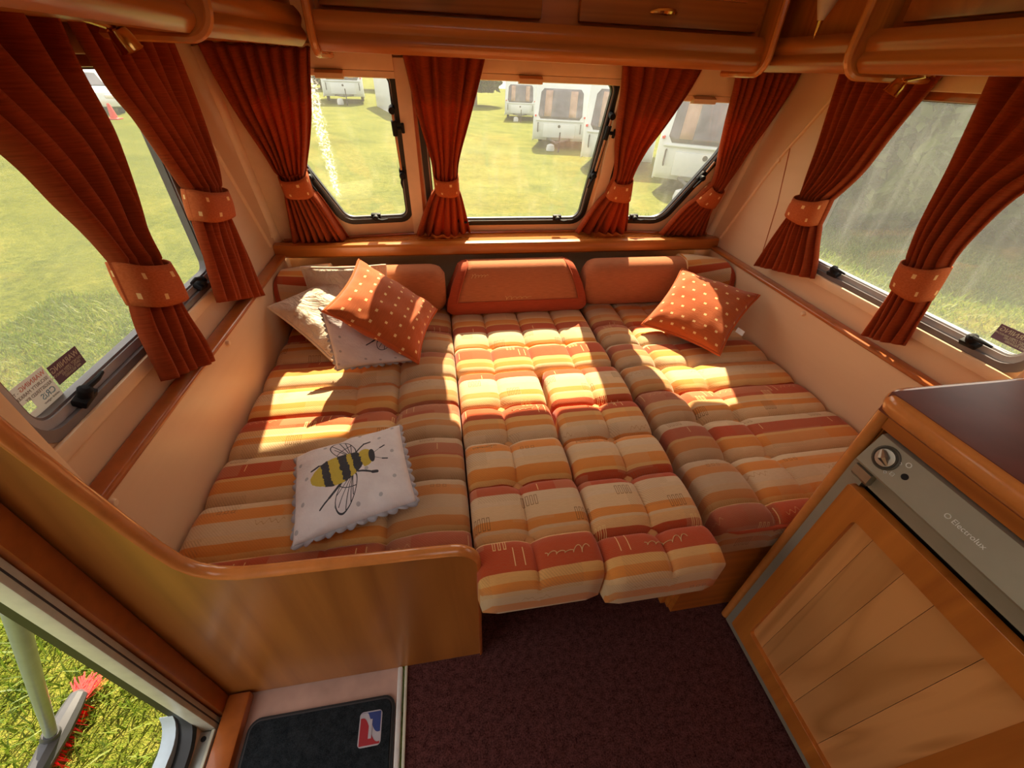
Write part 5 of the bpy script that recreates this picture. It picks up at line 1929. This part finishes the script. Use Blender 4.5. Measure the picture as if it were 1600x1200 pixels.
# ---------------------------------------------------------------- outside: caravans, car, hedge
def make_caravan(label, loc, rotz, L=5.0, W=2.15, glass='van_glass', group='caravans parked on the field'):
    c = thing('caravan', label, 'caravan', group=group)
    # local: front at y = 0 looking to -y
    prof = [(0.10, 0.36), (0.02, 0.50), (-0.02, 0.80), (0.02, 1.15), (0.12, 1.40), (0.36, 2.05), (0.50, 2.35), (0.72, 2.52), (1.2, 2.60), (L - 0.5, 2.58), (L - 0.12, 2.45), (L, 2.2), (L, 0.45), (L - 0.1, 0.36)]
    prof = smoothpts(prof[:10], 4)[:-1] + prof[9:]
    bm = bmesh.new()
    xs_ = [-W / 2, -W / 2 + 0.03, -W / 2 + 0.10, W / 2 - 0.10, W / 2 - 0.03, W / 2]
    ins = [0.10, 0.03, 0.0, 0.0, 0.03, 0.10]
    cy, cz = L / 2, 1.45
    rings = []
    for x, e in zip(xs_, ins):
        rings.append([bm.verts.new((x, y + (e if y < cy else -e), z + (-e * 0.6 if z > cz else 0))) for y, z in prof])
    n = len(prof)
    for r0, r1 in zip(rings, rings[1:]):
        for k in range(n):
            k2 = (k + 1) % n
            bm.faces.new((r0[k], r1[k], r1[k2], r0[k2]))
    bm.faces.new(rings[0]); bm.faces.new(rings[-1][::-1])
    obj('body', bm, 'van_white', c, sharp=0.9)
    def face_y(z):
        for (y0, z0), (y1, z1) in zip(prof, prof[1:]):
            if z0 <= z <= z1:
                return lerp(y0, y1, (z - z0) / (z1 - z0 + 1e-9))
        return 0.4
    fmap = lambda u, v, w: (u, face_y(v) - 0.012 + w, v)
    # one wide tinted window
    bm = bmesh.new()
    nz_ = 8
    rows_ = []
    for i in range(nz_ + 1):
        z = 1.10 + 0.98 * i / nz_
        hw = lerp(W * 0.41, W * 0.385, i / nz_) - (0.10 if i in (0, nz_) else 0.0)
        rows_.append([bm.verts.new((lerp(-hw, hw, j / 10), face_y(z) - 0.012, z)) for j in range(11)])
    for r0, r1 in zip(rows_, rows_[1:]):
        for j in range(10):
            bm.faces.new((r0[j], r0[j + 1], r1[j + 1], r1[j]))
    wdw = obj('front_window', bm, glass, c, sharp=2)
    md_ = wdw.modifiers.new('thickness', 'SOLIDIFY'); md_.thickness = 0.02
    for sx in (-0.30, 0.16):
        bm = bmesh.new()
        xa = W * sx
        rr = [[bm.verts.new((xa + dx_, face_y(z) - 0.020, z)) for dx_ in (0.0, W * 0.13)] for z in frange(1.18, 2.02, 5)]
        for r0, r1 in zip(rr, rr[1:]):
            bm.faces.new((r0[0], r0[1], r1[1], r1[0]))
        cc_ = obj('drawn_curtain', bm, 'van_curtain', wdw, sharp=2)
        md_ = cc_.modifiers.new('thickness', 'SOLIDIFY'); md_.thickness = 0.006
    obj('window_ledge', bx(-W * 0.44, W * 0.44, face_y(1.05) - 0.05, face_y(1.05) + 0.05, 1.02, 1.07, bev=0.02), 'van_white', c)
    g = obj('gas_locker_door', bx(-W * 0.30, W * 0.30, -0.045, 0.02, 0.46, 0.94, bev=0.02), 'van_white', c)
    bm = bmesh.new()
    lathe(bm, [(0.055, 0), (0.05, 0.012), (0, 0.014)], (0, -0.045, 0.86), (0, -1, 0), 14)
    obj('emblem', bm, 'broom_grey', g)
    for sx in (-1, 1):
        bm = bmesh.new()
        tube(bm, [(sx * W * 0.40, 0.04, 0.98), (sx * W * 0.40, -0.06, 0.94), (sx * W * 0.40, -0.06, 0.70), (sx * W * 0.40, 0.02, 0.62)], 0.018, 6)
        obj('grab_handle', bm, 'broom_grey', c)
        obj('marker_light', bx(sx * W * 0.455 - 0.03, sx * W * 0.455 + 0.03, -0.02, 0.06, 1.16, 1.22, bev=0.01), 'red', c)
        obj('side_skirt', bx(sx * W / 2 - 0.03, sx * W / 2 + 0.012, 0.3, L - 0.2, 0.30, 0.46, bev=0.01), 'van_grey', c)
        obj('side_window', bx(sx * (W / 2 - 0.02) - 0.03, sx * (W / 2 - 0.02) + 0.03, 0.85, 1.95, 1.38, 2.02, bev=0.02), 'van_glass', c)
        bm = bmesh.new()
        lathe(bm, [(0.30, -0.08), (0.31, -0.05), (0.31, 0.05), (0.30, 0.08), (0.18, 0.085), (0.17, 0.06), (0, 0.06)], (sx * (W / 2 - 0.10), L * 0.55, 0.31), (sx, 0, 0), 20)
        obj('wheel', bm, 'tyre', c)
    bm = bmesh.new()
    for sx in (-1, 1):
        tube(bm, [(sx * 0.55, 0.3, 0.40), (0.0, -1.15, 0.42)], 0.035, 6)
    tube(bm, [(0, -1.05, 0.42), (0, -1.35, 0.44)], 0.05, 8)
    h_ = obj('drawbar', bm, 'broom_grey', c)
    bm = bmesh.new()
    tube(bm, [(0.10, -0.95, 0.75), (0.10, -0.95, 0.14)], 0.025, 8)
    lathe(bm, [(0.10, -0.03), (0.10, 0.03)], (0.10, -0.95, 0.10), (1, 0, 0), 14)
    obj('jockey_wheel', bm, 'tyre', h_)
    bm = bmesh.new()
    lathe(bm, [(0.16, 0.0), (0.17, 0.12), (0.14, 0.24), (0.05, 0.28), (0, 0.28)], (-0.25, -0.55, 0.02), (0, 0, 1), 14)
    obj('step_box', bm, 'van_grey', c)
    c.location = (loc[0], loc[1], ground(loc[0] + 1.0, loc[1] + 1.5))
    c.rotation_euler = (0, 0, rotz)
    return c
make_caravan('far white caravan seen through the entrance-side front window', (-4.6, 28.7), math.radians(8))
make_caravan('far caravan turned sideways behind the first, seen past the entrance-side front window', (-2.2, 33.0), math.radians(-35))
make_caravan('pale caravan at the edge of the entrance-side front window', (-0.2, 24.0), math.radians(20))
make_caravan('small distant caravan at the upper middle of the widest front window', (6.2, 33.6), math.radians(-12))
make_caravan('large white caravan facing us through the widest front window', (5.1, 18.8), math.radians(-18))
make_caravan('near white caravan cut off by the post of the widest front window', (5.45, 13.3), math.radians(-26))
make_caravan('nearest white caravan with a big grey window, filling the fridge-side front window', (5.9, 9.3), math.radians(-36))

car = thing('car', 'silver car with dark windscreen seen past the misty side window', 'car')
prof = [(0.0, 0.30), (-0.05, 0.55), (0.05, 0.78), (0.9, 0.98), (1.55, 1.42), (2.0, 1.52), (3.2, 1.50), (3.9, 1.10), (4.2, 0.95), (4.25, 0.35), (4.1, 0.25), (0.2, 0.25)]
bm = bmesh.new()
rings = []
for x, e, hz_ in ((-0.88, 0.12, 0.10), (-0.82, 0.04, 0.03), (-0.6, 0, 0), (0.6, 0, 0), (0.82, 0.04, 0.03), (0.88, 0.12, 0.10)):
    rings.append([bm.verts.new((x * (1.0 if z < 1.0 else 0.86), y + (e if y < 2 else -e), z - (hz_ if z > 0.9 else 0))) for y, z in prof])
for r0, r1 in zip(rings, rings[1:]):
    for k in range(len(prof)):
        k2 = (k + 1) % len(prof)
        bm.faces.new((r0[k], r1[k], r1[k2], r0[k2]))
bm.faces.new(rings[0]); bm.faces.new(rings[-1][::-1])
obj('body', bm, 'car_paint', car, sharp=0.8)
bm = bmesh.new()
prism(bm, [(-0.66, 0.97), (0.66, 0.97), (0.52, 1.38), (-0.52, 1.38)], lambda p: (p[0], 0.86 + (p[1] - 0.97) * 1.45, p[1] + 0.03), lambda p: (p[0], 0.90 + (p[1] - 0.97) * 1.45, p[1] + 0.0))
obj('windscreen', bm, 'van_glass', car)
for sx in (-1, 1):
    obj('headlight', bx(sx * 0.62 - 0.14, sx * 0.62 + 0.14, -0.06, 0.08, 0.58, 0.72, bev=0.03), 'white', car)
    for yy in (0.80, 3.35):
        bm = bmesh.new()
        lathe(bm, [(0.30, -0.10), (0.31, -0.07), (0.31, 0.07), (0.28, 0.10), (0, 0.09)], (sx * 0.80, yy, 0.31), (sx, 0, 0), 18)
        obj('wheel', bm, 'tyre', car)
    obj('side_window', bx(sx * 0.72 - 0.02, sx * 0.72 + 0.02, 1.75, 3.2, 1.06, 1.36, bev=0.01), 'van_glass', car)
obj('number_plate', bx(-0.26, 0.26, -0.075, -0.04, 0.40, 0.51), 'white', car)
car.location = (-11.95, 19.9, ZG)
car.scale = (1, 1, 0.86)
car.rotation_euler = (0, 0, math.radians(31))
for lab, cx_, cy_ in (('small red marker cone on the grass, before the bonnet of the silver car', -11.4, 18.8), ('small red marker cone on the grass, nearer the curtain than its twin', -10.75, 18.75)):
    o = thing('marker_cone', lab, 'cone', group='red marker cones')
    bm = bmesh.new()
    lathe(bm, [(0.13, 0.04), (0.11, 0.05), (0.05, 0.42), (0.03, 0.46), (0, 0.46)], (cx_, cy_, ZG), (0, 0, 1), 16)
    obj('cone', bm, 'red', o)
    obj('foot', bx(cx_ - 0.17, cx_ + 0.17, cy_ - 0.17, cy_ + 0.17, ZG, ZG + 0.04, bev=0.01), 'red', o)

def foliage_mesh(name, n, size, cx, cy, cz, rx, ry, rz_):
    d = rng.normal(size=(n, 3)); d /= np.linalg.norm(d, axis=1)[:, None]
    rad = rng.uniform(0.55, 1.0, n)[:, None]
    P = d * rad * np.array([rx, ry, rz_]) + np.array([cx, cy, cz])
    a = rng.normal(size=(n, 3)); a /= np.linalg.norm(a, axis=1)[:, None]
    b_ = np.cross(a, rng.normal(size=(n, 3))); b_ /= np.linalg.norm(b_, axis=1)[:, None]
    s = size * rng.uniform(0.6, 1.4, n)[:, None]
    V = np.stack([P - a * s, P + b_ * s * .45, P + a * s, P - b_ * s * .45], 1).reshape(-1, 3)
    V[:, 2] = np.maximum(V[:, 2], ZG)
    me = bpy.data.meshes.new(name)
    me.vertices.add(len(V)); me.vertices.foreach_set('co', V.ravel())
    me.loops.add(4 * n); me.loops.foreach_set('vertex_index', np.arange(4 * n, dtype=np.int32))
    me.polygons.add(n); me.polygons.foreach_set('loop_start', (np.arange(n) * 4).astype(np.int32))
    me.update(calc_edges=True)
    return me
TL = ('dense dark hedge tree beyond the cloudy window, farthest along the row', 'dense dark hedge tree beyond the far curtain of the cloudy window', 'broad dark hedge tree in the middle of the cloudy window', 'dark hedge tree behind the curtain above the counter', 'dark hedge tree at the outer edge, beyond the counter')
for i, (x, y, r_) in enumerate(((6.75, 6.15, 1.0), (8.3, 5.75, 1.25), (9.6, 4.9, 1.4), (10.2, 3.0, 1.5), (10.4, 0.9, 1.5))):
    tr_ = thing('hedge_tree', TL[i], 'tree', group='hedge trees beyond the cloudy window')
    obj_me('foliage', foliage_mesh('foliage', 9000, 0.11, x, y, 0.75, r_ + 0.25, r_ + 0.25, 1.35), 'leaf', tr_)
    bm = bmesh.new()
    tube(bm, [(x, y, ZG), (x + 0.1, y, 0.6), (x, y + 0.1, 1.5)], [0.16, 0.12, 0.05], 8)
    obj('trunk', bm, 'bark', tr_)

FT = ('far tree on the horizon behind the first distant caravan', 'far tree on the horizon behind the sideways caravan', 'far tree on the horizon above the distant middle caravan', 'far tree on the horizon beyond the large white caravan', 'far tree on the horizon at the end of the caravan row')
for i, (x, y, r_) in enumerate(((-9.0, 46.0, 3.2), (-2.5, 48.0, 3.4), (4.5, 50.0, 3.0), (12.0, 48.0, 3.6), (18.5, 44.0, 3.4))):
    tr_ = thing('tree', FT[i], 'tree', group='trees on the horizon')
    zb_ = ground(x, y)
    obj_me('foliage', foliage_mesh('foliage', 3500, 0.32, x, y, zb_ + 3.2, r_, r_, 3.0), 'leaf', tr_)
    bm = bmesh.new()
    tube(bm, [(x, y, zb_ - 0.1), (x + 0.1, y, zb_ + 2.0), (x, y + 0.1, zb_ + 4.0)], [0.28, 0.2, 0.1], 8)
    obj('trunk', bm, 'bark', tr_)
